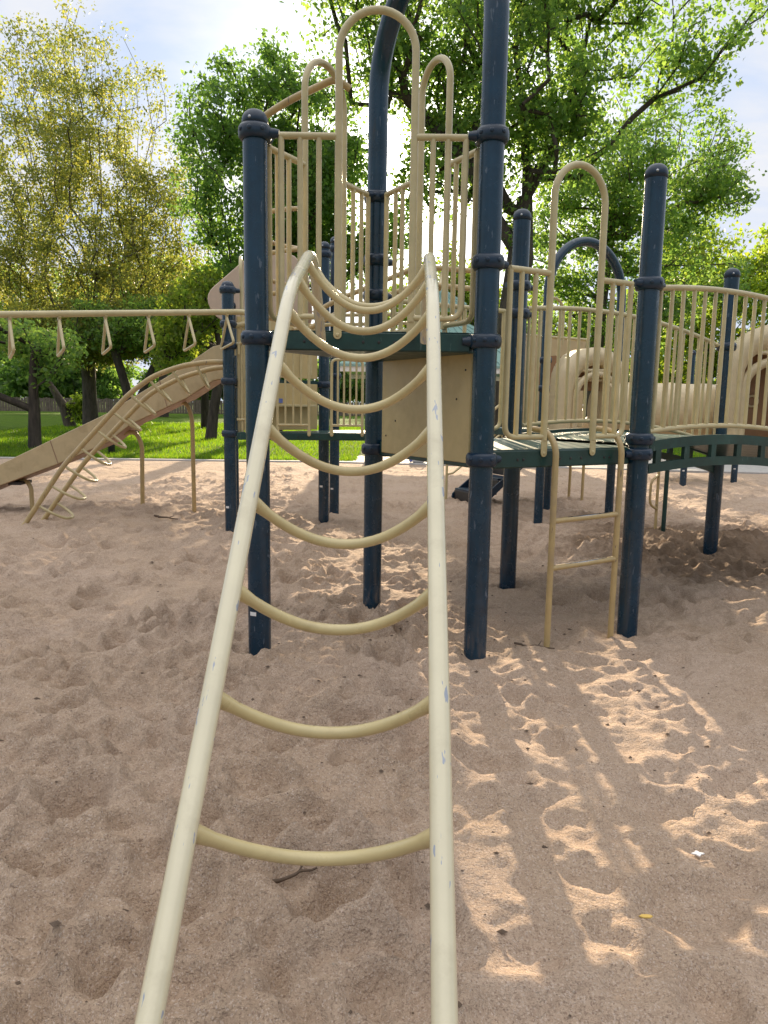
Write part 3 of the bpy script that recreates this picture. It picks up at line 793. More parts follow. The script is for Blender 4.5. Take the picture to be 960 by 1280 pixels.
hoo = [ff+dq*.42+Vector((0, 0, 2.2)), ff+dq*.42+Vector((0, 0, 2.58))]+arc(ff+dq*.60+Vector((0, 0, 2.60)), -dq, (0, 0, 1), .18, 0, math.pi, 12)+[ff+dq*.78+Vector((0, 0, 2.2))]
MB().tube(hoo, .018, 10).build('entry_hoop', M['tan'], bt)

def arch_outline(w, h, n=14):
    r = w/2
    return [(-r, 0)]+[(r*math.cos(math.pi*(1-k/n)), h-r+r*math.sin(math.pi*(1-k/n))) for k in range(n+1)]+[(r, 0)]
def hood_entry(parent, o, u, w, h, depth, mats, ring=True):
    """tunnel mouth: a thick arched frame with a smaller arch inside, on a box-like shell"""
    v = Vector((0, 0, 1)); nrm = u.cross(v).normalized()
    outer = arch_outline(w, h); inner = arch_outline(w*.70, h*.80)
    m = MB(); V = []; F = []
    # shell: outer at front, outer at back, inner at front, inner at back; rolled lip
    loops = [(outer, 0, 1), (outer, -depth, .96), (inner, -depth, 1), (inner, .02, 1), (arch_outline(w*.86, h*.91), .05, 1)]
    n = len(outer)
    for lp, t, sc in loops:
        for x, z in lp: V.append(o+u*(x*sc)+v*z+nrm*t)
    for i in range(len(loops)):
        j = (i+1) % len(loops)
        for k in range(n-1): F.append((i*n+k, j*n+k, j*n+k+1, i*n+k+1))
    m.add(V, F, True)
    return m.build('hood', mats, parent)
ct = thing('crawl_tunnel', 'cream plastic crawl tunnel with an arched hood seen through the bridge railings', 'tunnel', (2.9, 4.4, 0))
u1 = Vector((.97, .22, 0)).normalized()
hood_entry(ct, Vector((2.43, 4.35, 1.09)), u1, .74, .98, .42, M['tube'])
MB().slab((Vector((2.43, 4.35, 1.09))+Vector((-u1.y, u1.x, 0))*.12, u1, Vector((0, 0, 1))), [(-.2, .5), (.2, .5), (.2, .78), (-.2, .78)], -.01, .01, .004).build('back_plate', M['brown'], ct)
bars = MB()
for z in (.62, .72): bars.tube([Vector((2.43, 4.35, 1.09))-u1*.26+Vector((0, 0, z)), Vector((2.43, 4.35, 1.09))+u1*.26+Vector((0, 0, z))], .022, 10)
bars.build('window_bar', M['tube'], ct)
ring = [Vector((2.43, 4.30, 1.09))+u1*x+Vector((0, 0, z)) for x, z in arch_outline(.50, .68)]
MB().tube(ring, .035, 12).build('inner_ring', M['tube'], ct)
tt = []
tube_pts = [Vector((2.52, 4.42, 1.38))+u1*(1.72*k/16) for k in range(17)]
MB().tube(tube_pts, [.31+(.012 if k % 4 == 0 else 0) for k in range(17)], 30).build('tube', M['tube'], ct)

ht = thing('tunnel_hood', 'cream arched tunnel hood with brown inside at the far right edge', 'tunnel hood', (4.15, 4.0, 0))
u2 = Vector((.98, -.2, 0)).normalized(); o2 = Vector((4.24, 4.0, 1.08))
hood_entry(ht, o2, u2, .90, 1.24, .5, M['tube'])
bk = MB().slab((o2+Vector((-u2.y, u2.x, 0))*.36, u2, Vector((0, 0, 1))), [(x, z+.01) for x, z in arch_outline(.64, .97)][::-1], -.008, .008, .003).build('inner_panel', M['brown'], ht)
MB().tube(arc(o2+Vector((-u2.y, u2.x, 0))*.34+u2*-.12+Vector((0, 0, .42)), u2, (0, 0, 1), .06, 0, 2*math.pi, 16), .014, 8).build('porthole', M['tube'], bk)
MB().tube([o2-u2*.32+Vector((0, 0, .93)), o2+u2*.32+Vector((0, 0, .93))], .022, 10).build('cross_bar', M['tube'], ht)
ir = [o2+Vector((-u2.y, u2.x, 0))*.02+u2*x+Vector((0, 0, z)) for x, z in arch_outline(.60, .84)]
MB().tube(ir, .05, 12).build('inner_ring', M['tube'], ht)
MB().prism([(3.75, 3.92), (4.75, 3.72), (4.95, 4.7), (3.95, 4.9)], .98, 1.075, .01).build('hood_floor', M['slide'], ht)

# ---- raised ladder behind the rear post
rl_ = thing('raised_ladder', 'tan raised ladder of bent tubes seen through the tower railings behind the rear post', 'ladder', (.3, 3.1, 0))
ra = fillet([(-.62, 3.25, 2.26), (-.39, 3.2, 2.38), (.37, 3.0, 2.66), (.98, 3.0, 2.62), (.98, 3.0, -.2)], .1, 6)
rb_ = fillet([(-.62, 3.0, 2.10), (-.39, 2.95, 2.22), (.37, 2.7, 2.46), (.0, 2.7, 2.40)][:3]+[(.92, 2.72, 2.42), (.92, 2.72, -.2)], .1, 6)
for q in (ra, rb_): MB().tube(q, .024, 12).build('side_rail', M['tan_warm'], rl_)
MB().tube([(-.02, 3.1, 2.52), (-.02, 3.1, -.2)], .024, 12).build('support_leg', M['tan_warm'], rl_)
for k in range(6):
    t = .12+.15*k; i = t*(len(ra)-9); j = t*(len(rb_)-9)
    a = Vector((-.50+1.25*t, 3.22-.22*t, 2.32+.36*t-.02)); b = Vector((-.50+1.2*t, 2.98-.26*t, 2.16+.30*t-.0))
    MB().tube([a, b], .017, 10).build('rung', M['tan'], rl_)
for k in range(3):
    z = 2.24-.085*k; MB().tube([(-.55, 3.1, z-.02), (.05, 3.12, z), (.5, 3.0, z+.01)], .017, 10).build('cross_bar', M['tan'], rl_)

# ---- far right posts and deck seen under the bridge
fr = thing('far_platform', 'distant dark deck on two navy posts seen under the bridge at the far right', 'play platform', (6.2, 9.8, 0))
post(fr, (5.53, 9.41), 2.44, label_z=.28, r=.06); post(fr, (6.8, 10.14), 2.2, label_z=.27, r=.06)
deck(fr, [(5.5, 9.3), (6.9, 10.1), (6.3, 11.1), (4.9, 10.3)], 1.05, .2)

# ---- transfer steps behind the tower
st = thing('transfer_steps', 'small dark navy steps with tan hand rails on the sand behind the tower', 'steps', (1.5, 6.8, 0))
for k in range(4):
    MB().box((1.42+.26*k, 6.75+.12*k, .16+.2*k), (.28, .70, .04), rot=R(25)).build('tread', M['navy_pl'], st)
    MB().box((1.30+.26*k, 6.69+.12*k, .07+.2*k), (.025, .72, .16), rot=R(25)).build('riser', M['dark'], st)
for q in ((.16, -.36), (-.16, .36)):
    dx, dy = q[0], q[1]
    V = Vector((1.27+dx, 6.66+dy, 0))
    hr = MB().tube(fillet([V+Vector((-.1, -.05, -.1)), V+Vector((-.1, -.05, .78)), V+Vector((.75, .35, 1.45))], .1, 6), .02, 10)
    hr.tube([V+Vector((-.1, -.05, .38)), V+Vector((0, 0, .4)), V+Vector((.75, .35, .98))], .016, 10)
    h2 = hr.build('hand_rail', M['tan'], st)
    for s in (.2, .4, .6, .8):
        p0 = V+Vector((.75*s, .35*s, .4+.58*s)); MB().tube([p0, p0+Vector((0, 0, .42))], .011, 8).build('baluster', M['tan'], h2)
    MB().slab((V, Vector((.906, .423, 0)), Vector((0, 0, 1))), [(-.02, .02), (.08, .02), (1.05, .80), (1.05, .88), (.0, .10)], -.012, .012, .003).build('stringer', M['navy_pl'], st)

# ---- small rear slide with bowl
rs = thing('rear_slide', 'small tan scoop slide on two thin legs under the lower deck in the distance', 'slide', (2.8, 7.3, 0))
V = []; F = []; n1, n2_ = 12, 10
for i in range(n1+1):
    t = i/n1; x = 2.42+.8*t; y = 7.2+.25*t; z = .55+.55*t**1.7
    for k in range(n2_+1):
        a = math.pi*k/n2_; V.append((x, y-.3*math.cos(a), z+.30-.30*math.sin(a)))
for i in range(n1):
    for k in range(n2_): a = i*(n2_+1)+k; F.append((a, a+n2_+1, a+n2_+2, a+1))
so = MB().add(V, F).build('scoop', M['slide'], rs)
so.modifiers.new('thick', 'SOLIDIFY').thickness = .02
MB().tube(fillet([(2.7, 7.25, .62), (2.9, 7.36, .62), (2.97, 7.43, .5), (2.97, 7.46, -.2)], .08, 5), .022, 10).build('support_leg', M['tan_warm'], rs)
MB().tube([(3.08, 7.09, 1.0), (3.08, 7.09, -.2)], .022, 10).build('support_leg', M['tan_warm'], rs)
MB().box((2.2, 7.2, .78), (.18, .5, .35), .02).build('end_panel', M['slide'], rs)

# ------------------------------------------------------------------ shelter, fence, small things
sh = thing('picnic_shelter', 'open picnic shelter with teal hip roof and cupola behind the playground', 'shelter', (1.3, 15.8, 0))
cx_, cy_, hw = 1.5, 16.1, 2.55
def hip(m, cx, cy, w, z0, z1, wt):
    b = [(cx-w, cy-w, z0), (cx+w, cy-w, z0), (cx+w, cy+w, z0), (cx-w, cy+w, z0)]
    t = [(cx-wt, cy-wt, z1), (cx+wt, cy-wt, z1), (cx+wt, cy+wt, z1), (cx-wt, cy+wt, z1)]
    lo = [(x, y, z-.06) for x, y, z in b]
    m.add(b+t+lo, [(0, 1, 5, 4), (1, 2, 6, 5), (2, 3, 7, 6), (3, 0, 4, 7), (4, 5, 6, 7), (0, 8, 9, 1), (1, 9, 10, 2), (2, 10, 11, 3), (3, 11, 8, 0), (11, 10, 9, 8)], False)
    # standing seams
    for (i, j, ax) in ((0, 1, 0), (1, 2, 1)):
        for k in range(1, 12):
            f = k/12; p = Vector(b[i]).lerp(Vector(b[j]), f); q = Vector(t[i+0]).lerp(Vector(t[j]), f)
            m.tube([p+Vector((0, 0, .012)), q+Vector((0, 0, .012))], .018, 5)
rf = MB(); hip(rf, cx_, cy_, hw, 2.33, 3.62, .42); ro = rf.build('roof', M['roof'], sh)
cu = MB(); hip(cu, cx_, cy_, .62, 3.98, 4.42, .03); cu.build('cupola_roof', M['roof'], ro)
cp = MB()
for a in (-.36, .36):
    for b in (-.36, .36): cp.box((cx_+a, cy_+b, 3.79), (.07, .07, .40), .004)
cp.build('cupola_frame', M['roofw'], ro)
MB().box((cx_, cy_-hw+.06, 2.21), (2*hw-.1, .06, .12), .004).build('fascia_beam', M['roofw'], sh)
MB().box((cx_, cy_+hw-.06, 2.21), (2*hw-.1, .06, .12), .004).build('fascia_beam', M['roofw'], sh)
for a in (-1.72, 1.72):
    for b in (-2.15, 2.15):
        MB().box((cx_+a, cy_+b, 1.08), (.16, .16, 2.15), .01).build('column', M['roofw'], sh)
for b in (2.15,):
    MB().box((cx_+1.2, cy_+b-.2, .55), (1.0, .4, 1.1), .02).build('stone_wall', M['stone'], sh)

fc = thing('picket_fence', 'long weathered grey wooden fence along the far side of the lawn', 'fence', (-20, 78, 0))
pk = MB()
for k in range(300):
    x = -52+.30*k; h = 1.5+.05*math.sin(k*1.7)+.04*random.random()
    pk.prism([(x, 78), (x+.26, 78), (x+.26, 78.04), (x, 78.04)], 0, h, .004)
pk.build('pickets', M['fence'], fc)
rl = MB()
for z in (.4, 1.2): rl.box((-7, 78.09, z), (90, .07, .1))
rl.build('rail', M['fence'], fc)

bn = thing('litter_bin', 'small black bin with pale lid on the lawn edge behind the slide', 'bin', (-6.95, 15.0, .02))
MB().lathe((-6.95, 15.0, .0), [(.07, 0), (.085, .02), (.09, .27), (.092, .28)], 20).build('body', M['dark'], bn)
MB().lathe((-6.95, 15.0, .28), [(.095, 0), (.095, .05), (.07, .09), (.02, .10)], 20).build('lid', M['concrete'], bn)
bg = thing('sports_bag', 'small white and blue bag on the concrete edge beyond the tower', 'bag', (.88, 13.6, .035))
MB().box((.88, 13.6, .16), (.34, .2, .24), .05).build('body', M['white'], bg)
MB().box((.70, 13.58, .18), (.07, .2, .26), .02).build('end_pocket', M['bluebag'], bg)
MB().tube(arc((.88, 13.6, .27), (1, 0, 0), (0, 0, 1), .1, 0, math.pi, 10), .012, 8).build('handle', M['bluebag'], bg)

def twig(x, y, L, a, r, label):
    m = MB(); pts = []
    for i in range(9):
        t = i/8-.5; q = (x+math.cos(a)*L*t+.05*L*math.sin(i*1.9), y+math.sin(a)*L*t+.05*L*math.cos(i*1.3)); pts.append([q[0], q[1], ground(*q)])
    k = (pts[8][2]-pts[0][2])/8; z0 = pts[0][2]; lift = max(p[2]-(z0+k*i) for i, p in enumerate(pts))*.8+r*.7
    for i, p in enumerate(pts): p[2] = z0+k*i+lift
    m.tube(pts, [r*(1.15-.6*i/8) for i in range(9)], 7)
    b = Vector(pts[5]); m.tube([b, b+Vector((math.cos(a+.8)*L*.18, math.sin(a+.8)*L*.18, .02))], [r*.6, r*.25], 6)
    own(m.build('twig', M['stick']), label, 'twig')
twig(-.17, -2.02, .135, R(12), .006, 'dark crooked twig lying under the lowest ladder rung')
twig(-.0, -2.14, .10, R(48), .006, 'short twig on the sand between the rails below the lowest rung')
twig(-2.5, 4.6, .35, R(-25), .012, 'dead stick on the sand between the two slide legs')
twig(.98, .17, .24, R(8), .006, 'thin stick lying at the foot of the step ladder')
def flat_leaf(x, y, s, mat, label, name, cat, lobes):
    pts = []
    for k in range(lobes*4):
        a = 2*math.pi*k/(lobes*4); rr_ = s*(1 if k % 4 == 0 else .5 if k % 4 == 2 else .72); pts.append((x+rr_*math.cos(a)*1.1, y+rr_*math.sin(a)*.75))
    g = ground(x, y); m = MB().prism(pts, g+.012, g+.0165, .001); own(m.build(name, mat), label, cat)
flat_leaf(1.10, -1.86, .020, M['white'], 'small white ragged paper scrap on the sand at right', 'paper_scrap', 'scrap', 4)
flat_leaf(.83, -2.16, .018, M['leafy'], 'small yellow fallen leaf on the lit sand', 'fallen_leaf', 'leaf', 2)
# dark clods and wood chips strewn on the sand
cl = MB(); rg = np.random.default_rng(5)
for k in range(900):
    if k < 260: x, y = rg.normal(.2, .9), rg.normal(-.9, .8)
    elif k < 400: x, y = rg.normal(3.2, .8), rg.normal(3.0, .7)
    elif k < 480: x, y = rg.normal(.5, .4), rg.normal(.5, .35)
    else: x, y = rg.uniform(-3.5, 3.5), -3.1+abs(rg.normal(0, 3))
    if y < -3.2: continue
    s = (.0025+.0075*rg.random()**2.5)*(1+.1*max(0, y)); g = ground(x, y)
    V = []
    for (a, b, c) in ((1, 0, 0), (-1, 0, 0), (0, 1, 0), (0, -1, 0), (0, 0, 1), (0, 0, -.6)):
        V.append((x+a*s*rg.uniform(.6, 2.2), y+b*s*rg.uniform(.6, 1.6), g+s*.2+c*s*rg.uniform(.5, 1)))
    cl.add(V, [(0, 2, 4), (2, 1, 4), (1, 3, 4), (3, 0, 4), (2, 0, 5), (1, 2, 5), (3, 1, 5), (0, 3, 5)], False)
co = cl.build('debris', M['stick']); co['kind'] = 'stuff'

# ------------------------------------------------------------------ trees
def sun_ground(P):
    """where the sun ray through each point meets the ground"""
    t = P[:, 2]/SUN.z
    return P[:, 0]-SUN.x*t, P[:, 1]-SUN.y*t
def light_window(P):
    """0..1: thin places of the crowns, through which the low sun reaches the sand"""
    gx, gy = sun_ground(P)
    def soft(v, a, b, w): return np.clip((v-a)/w+.5, 0, 1)*np.clip((b-v)/w+.5, 0, 1)
    w = soft(gx, .2, 3.3, .5)*soft(gy, -4.6, .75, .5)
    w = np.maximum(w, .75*soft(gx, -.8, 1.6, .4)*soft(gy, 1.6, 3.6, .4))
    w = np.maximum(w, .8*soft(gx, 3.0, 4.4, .4)*soft(gy, 3.8, 5., .4))
    return w
def leaves_mesh(name, C, size, rng, mat, parent, aspect=.62):
    n = len(C)
    d = rng.normal(size=(n, 3)); d[:, 2] -= .35; d /= np.linalg.norm(d, axis=1, keepdims=True)
    e = np.cross(d, rng.normal(size=(n, 3))); e /= np.linalg.norm(e, axis=1, keepdims=True)
    f = np.cross(d, e)
    s = size*rng.uniform(.45, 1.5, n)[:, None]
    V = np.empty((n, 4, 3))
    V[:, 0] = C-d*s*.5; V[:, 2] = C+d*s*.5
    V[:, 1] = C+e*s*aspect*.5+f*s*.12; V[:, 3] = C-e*s*aspect*.5+f*s*.12
    F = np.arange(n*4).reshape(n, 4)
    me = np_mesh(name, V.reshape(-1, 3)-np.array(parent_world(parent)), F); me.materials.append(mat)
    o = bpy.data.objects.new(name, me); COL.objects.link(o); o.parent = parent
    return o
def tree(name, label, base, trunk, lobes, n_clump, per, clump_r, leaf, mat, bark, seed, r0, hole=.0, up=.25, window=True, group=None, flat=1., limbs=(), tip=.012):
    """trunk: list of points; lobes: ellipsoids (x,y,z,rx,ry,rz,weight). Clumps fill the lobes unevenly; limbs grow to reach them."""
    rng = np.random.default_rng(seed)
    t = thing(name, label, 'tree', base, group)
    L = np.array([l[:6] for l in lobes]); wts = np.array([l[6] if len(l) > 6 else l[3]*l[4]*l[5] for l in lobes], float); wts /= wts.sum()
    C = []
    while len(C) < n_clump:
        k = rng.choice(len(L), p=wts); v = rng.normal(size=3); v /= np.linalg.norm(v); r = rng.random()**.42
        p = L[k, :3]+v*L[k, 3:6]*r
        # uneven density: coarse noise opens gaps
        d = vnoise(np.array([p[0]+p[1]*.6+50]), np.array([p[2]+p[1]*.35+50]), seed+3, .55)[0]*.6+vnoise(np.array([p[0]+p[1]*.6+50]), np.array([p[2]+p[1]*.35+50]), seed+4, 1.3)[0]*.4
        if d < hole: continue
        if window and rng.random() < light_window(p[None])[0]*.92: continue
        C.append(p)
    C = np.array(C)
    # skeleton
    T = [Vector(p) for p in trunk]; nodes = []; par = []
    for i, p in enumerate(T):
        nodes.append(np.array(p)); par.append(i-1)
    for lb in limbs:
        prev = lb[0]
        for p in lb[1]: nodes.append(np.array(p, float)); par.append(prev); prev = len(nodes)-1
    first = max(1, int(len(T)*.45))
    order = np.argsort(np.linalg.norm((C-np.array(T[-1]))*np.array([1, 1, .8]), axis=1))
    arr = np.array(nodes)
    leafn = []
    for i in order:
        p = C[i]; A = np.array(nodes); dv = p-A
        dl = np.linalg.norm(dv, axis=1)+1e-6; dist = dl*(1.5-dv[:, 2]/dl)**(2.2*up)+np.maximum(0, -dv[:, 2])*1.2*up*4; dist[:first] += 50
        j = int(np.argmin(dist)); q = A[j]; ln = np.linalg.norm(p-q)
        ns = max(1, int(ln/.9)); prev = j
        for s in range(1, ns+1):
            f = s/ns; m = q+(p-q)*f
            if s < ns: m = m+rng.normal(size=3)*.07*ln**.5*(1-.5*min(1, up))+np.array([0, 0, (.25-.35*up)*.4*ln*math.sin(math.pi*f)])
            nodes.append(m); par.append(prev); prev = len(nodes)-1
        leafn.append(prev)
    n = len(nodes); cnt = np.zeros(n)
    for l in leafn: cnt[l] += 1
    for i in range(n-1, -1, -1):
        if par[i] >= 0 and i >= len(T)+sum(len(l[1]) for l in limbs): cnt[par[i]] += cnt[i]
    for lb in reversed(limbs):
        pass
    base_n = len(T)+sum(len(l[1]) for l in limbs)
    for i in range(base_n-1, -1, -1):
        if par[i] >= 0: cnt[par[i]] += cnt[i]
    rad = tip+(r0*.9)*(cnt/max(1, cnt[0]))**.60
    rad[:len(T)] = np.maximum(rad[:len(T)], 0)
    V = []; F = []
    NP = np.array(nodes)
    for i in range(n):
        if par[i] < 0: continue
        a, b = NP[par[i]], NP[i]; d = b-a; l = np.linalg.norm(d)
        if l < 1e-4: continue
        d = d/l; ra = rad[i]*1.06 if par[i] >= len(T) or i >= len(T) else rad[par[i]]; ra = min(ra, rad[par[i]]); rb = rad[i]
        if i < len(T) and par[i] == 0: ra = rad[0]*1.28
        sg = 12 if i < len(T) else (7 if rb > .05 else 4)
        u = np.cross(d, [0, 0, 1] if abs(d[2]) < .9 else [1, 0, 0]); u /= np.linalg.norm(u); w = np.cross(d, u)
        o = len(V); ext = d*min(rb*.5, .1)
        for (c, r_) in ((a-d*min(ra*.3, .05), ra), (b+ext, rb)):
            for k in range(sg):
                an = 2*math.pi*k/sg; V.append(c+(u*math.cos(an)+w*math.sin(an))*r_)
        for k in range(sg): F.append((o+k, o+(k+1) % sg, o+sg+(k+1) % sg, o+sg+k))
    m = MB(); m.v = [tuple(v) for v in V]; m.f = F; m.sm = [True]*len(F); m.build('trunk', M[bark], t)
    # leaves
    PC = []
    for p in C:
        k = max(4, int(per*rng.uniform(.45, 1.55))); rr = clump_r*rng.uniform(.6, 1.35)
        v = rng.normal(size=(k, 3)); v /= np.linalg.norm(v, axis=1, keepdims=True)
        PC.append(p+v*(rng.random(k)**.45)[:, None]*rr*np.array([1, 1, .72*flat]))
    P = np.concatenate(PC)
    if window:
        keep = rng.random(len(P)) > light_window(P)*.76; P = P[keep]
    leaves_mesh('crown', P, leaf, rng, M[mat], t)
    return t

# big spreading tree behind the tower (its trunk shows between the posts)
tree('spreading_tree', 'huge spreading green tree with thick dark limbs directly behind the tower', (4.2, 21, 0),
     [(4.1, 21, -.2), (4.05, 21, 2), (4.15, 21, 4.2), (4.4, 21, 6.2), (4.5, 21.2, 8.0)],
     [(3.6, 21, 13.3, 4.6, 3.6, 4.2), (8.3, 20.5, 13.4, 3.4, 2.8, 2.4), (.2, 21, 12.2, 2.6, 2.6, 2.6), (-1.9, 20, 15., 2.2, 2.2, 1.5), (6.2, 21, 9.9, 2.4, 2.4, 2.0), (2.2, 22.5, 9.6, 2.2, 2.2, 1.8), (5.0, 22, 7.2, 1.6, 1.6, 1.2, 3)],
     700, 76, .80, .165, 'lf_mid', 'bark_dk', 101, .46, hole=.42,
     limbs=[(3, [(3.4, 21, 7.6), (2.5, 21, 9.4), (1.7, 20.8, 11.4), (.3, 20.6, 12.4), (-1.0, 20.2, 13.2)]), (4, [(5.3, 21, 9.6), (6.0, 21, 11.6), (6.3, 21, 13.5)]), (4, [(4.5, 21.4, 10.2), (4.0, 21.2, 12.6)])])
tree('dense_tree', 'dense dark green tree behind the tall left post of the tower', (-4.3, 24.5, 0),
     [(-4.2, 24.5, -.2), (-4.2, 24.5, 2.4), (-4.1, 24.5, 4.6), (-4.0, 24.5, 7)],
     [(-4.1, 24.5, 10.2, 3.3, 3.2, 3.6), (-5.6, 24.2, 9.6, 2.0, 2.4, 3.2), (-2.0, 24.6, 8.4, 2.3, 2.4, 2.9), (-.3, 24.5, 7.2, 1.5, 1.6, 2.2), (-3.4, 24.5, 6.2, 2.4, 2.2, 1.5), (-2.0, 24.4, 5.2, 2.2, 1.6, 1.2), (-5.0, 24.4, 5.6, 2.0, 1.8, 1.2)],
     640, 78, .72, .165, 'lf_dark', 'bark_dk', 102, .30, hole=.40)
tree('tall_tree', 'tall open green tree with a slim dark trunk right of the step ladder', (9.1, 28.5, 0),
     [(9.1, 28.5, -.2), (9.1, 28.5, 3), (9.2, 28.5, 6), (9.4, 28.5, 9), (9.6, 28.5, 11.5)],
     [(10.3, 28.5, 11.2, 4.0, 3.4, 3.2), (13.0, 28.5, 10.0, 2.4, 2.4, 2.2), (8.0, 28.4, 8.0, 2.8, 2.4, 2.6), (12.0, 28, 7.2, 3.2, 2.4, 2.0), (7.0, 28, 5.4, 2.0, 1.8, 2.0), (10.2, 28, 4.8, 2.8, 2, 1.5)],
     560, 66, .80, .165, 'lf_mid', 'bark', 103, .30, hole=.45)
tree('young_leafed_tree', 'tall vase shaped tree with sparse young olive yellow leaves at far left', (-13.4, 30, 0),
     [(-13.4, 30, -.2), (-13.4, 30, 1.6), (-13.4, 30, 3.0), (-13.3, 30, 4.2), (-13.2, 30, 5.4)],
     [(-13.6, 30, 11.6, 4.8, 4, 6.2), (-10.4, 30, 9.2, 2.8, 2.6, 4.6), (-17.2, 30, 10.4, 3.2, 2.6, 5.6), (-12.5, 30, 6.8, 5.0, 3.4, 2.6), (-17.4, 29.6, 6.0, 2.8, 2.4, 2.6), (-9.2, 30, 6.4, 2.6, 2.2, 2.2), (-12.6, 28.6, 4.3, 4.6, 2.2, 1.3, 110), (-9.0, 31, 4.4, 2.2, 2, 1.3, 30)],
     1900, 66, .58, .125, 'lf_olive', 'bark', 104, .33, hole=.32, up=.42, flat=1.2, window=False, tip=.006,
     limbs=[(3, [(-13.9, 29.6, 6.4), (-14.6, 29.2, 9.4), (-15.2, 29, 12.6), (-15.5, 29, 15.6)]), (4, [(-13.0, 30.3, 8.2), (-12.9, 30.4, 11.4), (-13.1, 30.5, 14.6), (-13.0, 30.4, 16.8)]),
            (3, [(-12.3, 30.4, 6.2), (-11.4, 30.6, 8.6), (-10.7, 30.8, 11.2), (-10.3, 30.8, 13.2)]), (2, [(-14.6, 30.2, 4.8), (-16.2, 30.3, 7.4), (-17.4, 30.4, 10.2), (-18.1, 30.4, 13)]),
            (2, [(-12.2, 29.6, 4.6), (-10.6, 29.2, 6.4), (-9.3, 29, 8.2)]), (4, [(-13.7, 30.8, 8.0), (-14.2, 31.4, 11.0), (-14.2, 31.8, 14.6)]), (3, [(-12.6, 29.2, 6.6), (-12.0, 28.6, 9.4), (-11.9, 28.3, 12.4), (-11.9, 28.2, 14.8)])])
tree('shade_tree', 'low dark green tree with a straight dark trunk at the left lawn edge', (-9.5, 16.2, 0),
     [(-9.5, 16.2, -.2), (-9.45, 16.2, 1.1), (-9.45, 16.2, 1.9), (-9.4, 16.2, 2.6)],
     [(-9.6, 16.2, 2.65, 1.7, 1.6, .65), (-11.2, 16, 2.8, 2.0, 1.8, .9), (-8.3, 16.4, 2.5, .9, .9, .45), (-10, 16, 2.0, 1.4, 1, .35)],
     230, 40, .42, .125, 'lf_mid', 'bark_dk', 105, .15, hole=.36, window=False)
tree('forked_tree', 'dark forked tree with dense shaded leaves behind the slide', (-10.5, 27, 0),
     [(-10.5, 27, -.2), (-10.5, 27, .9), (-10.7, 27, 2.0), (-11.1, 27, 3.4)],
     [(-10.2, 27, 4.3, 1.9, 1.8, 1.1), (-8.9, 27, 4.1, 1.5, 1.4, 1.4), (-11.6, 27, 4.4, 1.3, 1.3, 1.0)],
     170, 46, .55, .15, 'lf_mid', 'bark_dk', 106, .24, hole=.36, window=False, limbs=[(1, [(-9.9, 27, 2.0), (-9.3, 27, 3.3)])])
tree('leaning_tree', 'small bright green tree with a leaning trunk beside the navy post at left', (-6.3, 23.2, 0),
     [(-6.35, 23.2, -.2), (-6.2, 23.2, 1.0), (-6.0, 23.2, 2.1), (-5.9, 23.2, 3.2)],
     [(-7.0, 23.2, 4.6, 1.7, 1.6, 1.9), (-5.8, 23.2, 4.2, 1.2, 1.2, 1.4), (-8.1, 23.4, 3.6, 1.2, 1.2, 1.0)],
     210, 46, .5, .15, 'lf_bright', 'bark_dk', 107, .19, hole=.38, window=False)
tree('sapling', 'small crooked sapling with yellow green shoots near its foot', (-16.2, 34, 0),
     [(-16.0, 34, -.1), (-16.3, 34, 1.0), (-17.0, 34, 2.2), (-17.4, 34, 3.4)],
     [(-17.3, 34, 4.6, 1.2, 1.2, 1.0), (-15.5, 33.8, .9, .45, .4, .75, 2)], 46, 34, .34, .15, 'lf_yel', 'bark', 108, .26, hole=.3, window=False)
tree('pale_tree', 'yellow green sunlit tree filling the right edge above the bridge', (17.5, 37, 0),
     [(17.5, 37, -.2), (17.5, 37, 2), (17.6, 37, 4), (17.8, 37, 6)],
     [(17.8, 37, 7.2, 4.6, 3.4, 3.2), (21.5, 37, 8.8, 3.6, 3, 3.2), (14.6, 37, 5.0, 2.6, 2.4, 2.2), (19, 37, 3.4, 4.2, 3, 1.8), (16.4, 37, 9.4, 2.4, 2.2, 1.8)],
     520, 52, .85, .24, 'lf_yel', 'bark', 109, .28, hole=.36, window=False)
tree('round_tree', 'round bright green tree seen through the navy arch', (10.2, 42, 0),
     [(10.2, 42, -.2), (10.2, 42, 2), (10.3, 42, 4)],
     [(9.6, 42, 5.6, 3.2, 3, 3.0), (12.6, 42, 4.6, 2.8, 2.6, 2.4), (7.4, 42, 4.4, 2, 2, 2)],
     260, 50, .85, .25, 'lf_bright', 'bark', 110, .25, hole=.34, window=False)
tree('broad_tree', 'broad mid green tree far behind the yellow tree and overhead beam', (-24, 92, 0),
     [(-24, 92, -.2), (-24, 92, 4), (-23.8, 92, 8.2)],
     [(-24, 92, 13.2, 8.4, 6, 6.4), (-17, 92, 11.4, 5, 5, 5), (-33, 92, 12, 6, 6, 5.6), (-41, 92, 10, 6, 6, 6)],
     420, 60, 1.7, .50, 'lf_bright', 'bark_dk', 111, .6, hole=.34, window=False)
tree('lawn_shading_tree', 'added wide open crowned tree shading the lawn behind the young leafed tree', (-19, 60, 0),
     [(-19, 60, -.2), (-19, 60, 2.2), (-18.9, 60, 4.2)],
     [(-19, 60, 9.8, 6.0, 4, 3.4), (-25.5, 60, 9.2, 4.0, 3, 3.4), (-12.6, 60, 9.4, 3.2, 3, 3.2), (-32, 60, 8.6, 4, 3, 4)],
     380, 50, 1.2, .36, 'lf_mid', 'bark_dk', 114, .4, hole=.36, window=False)  # extra tree, mostly hidden, put in to throw shade on the lawn
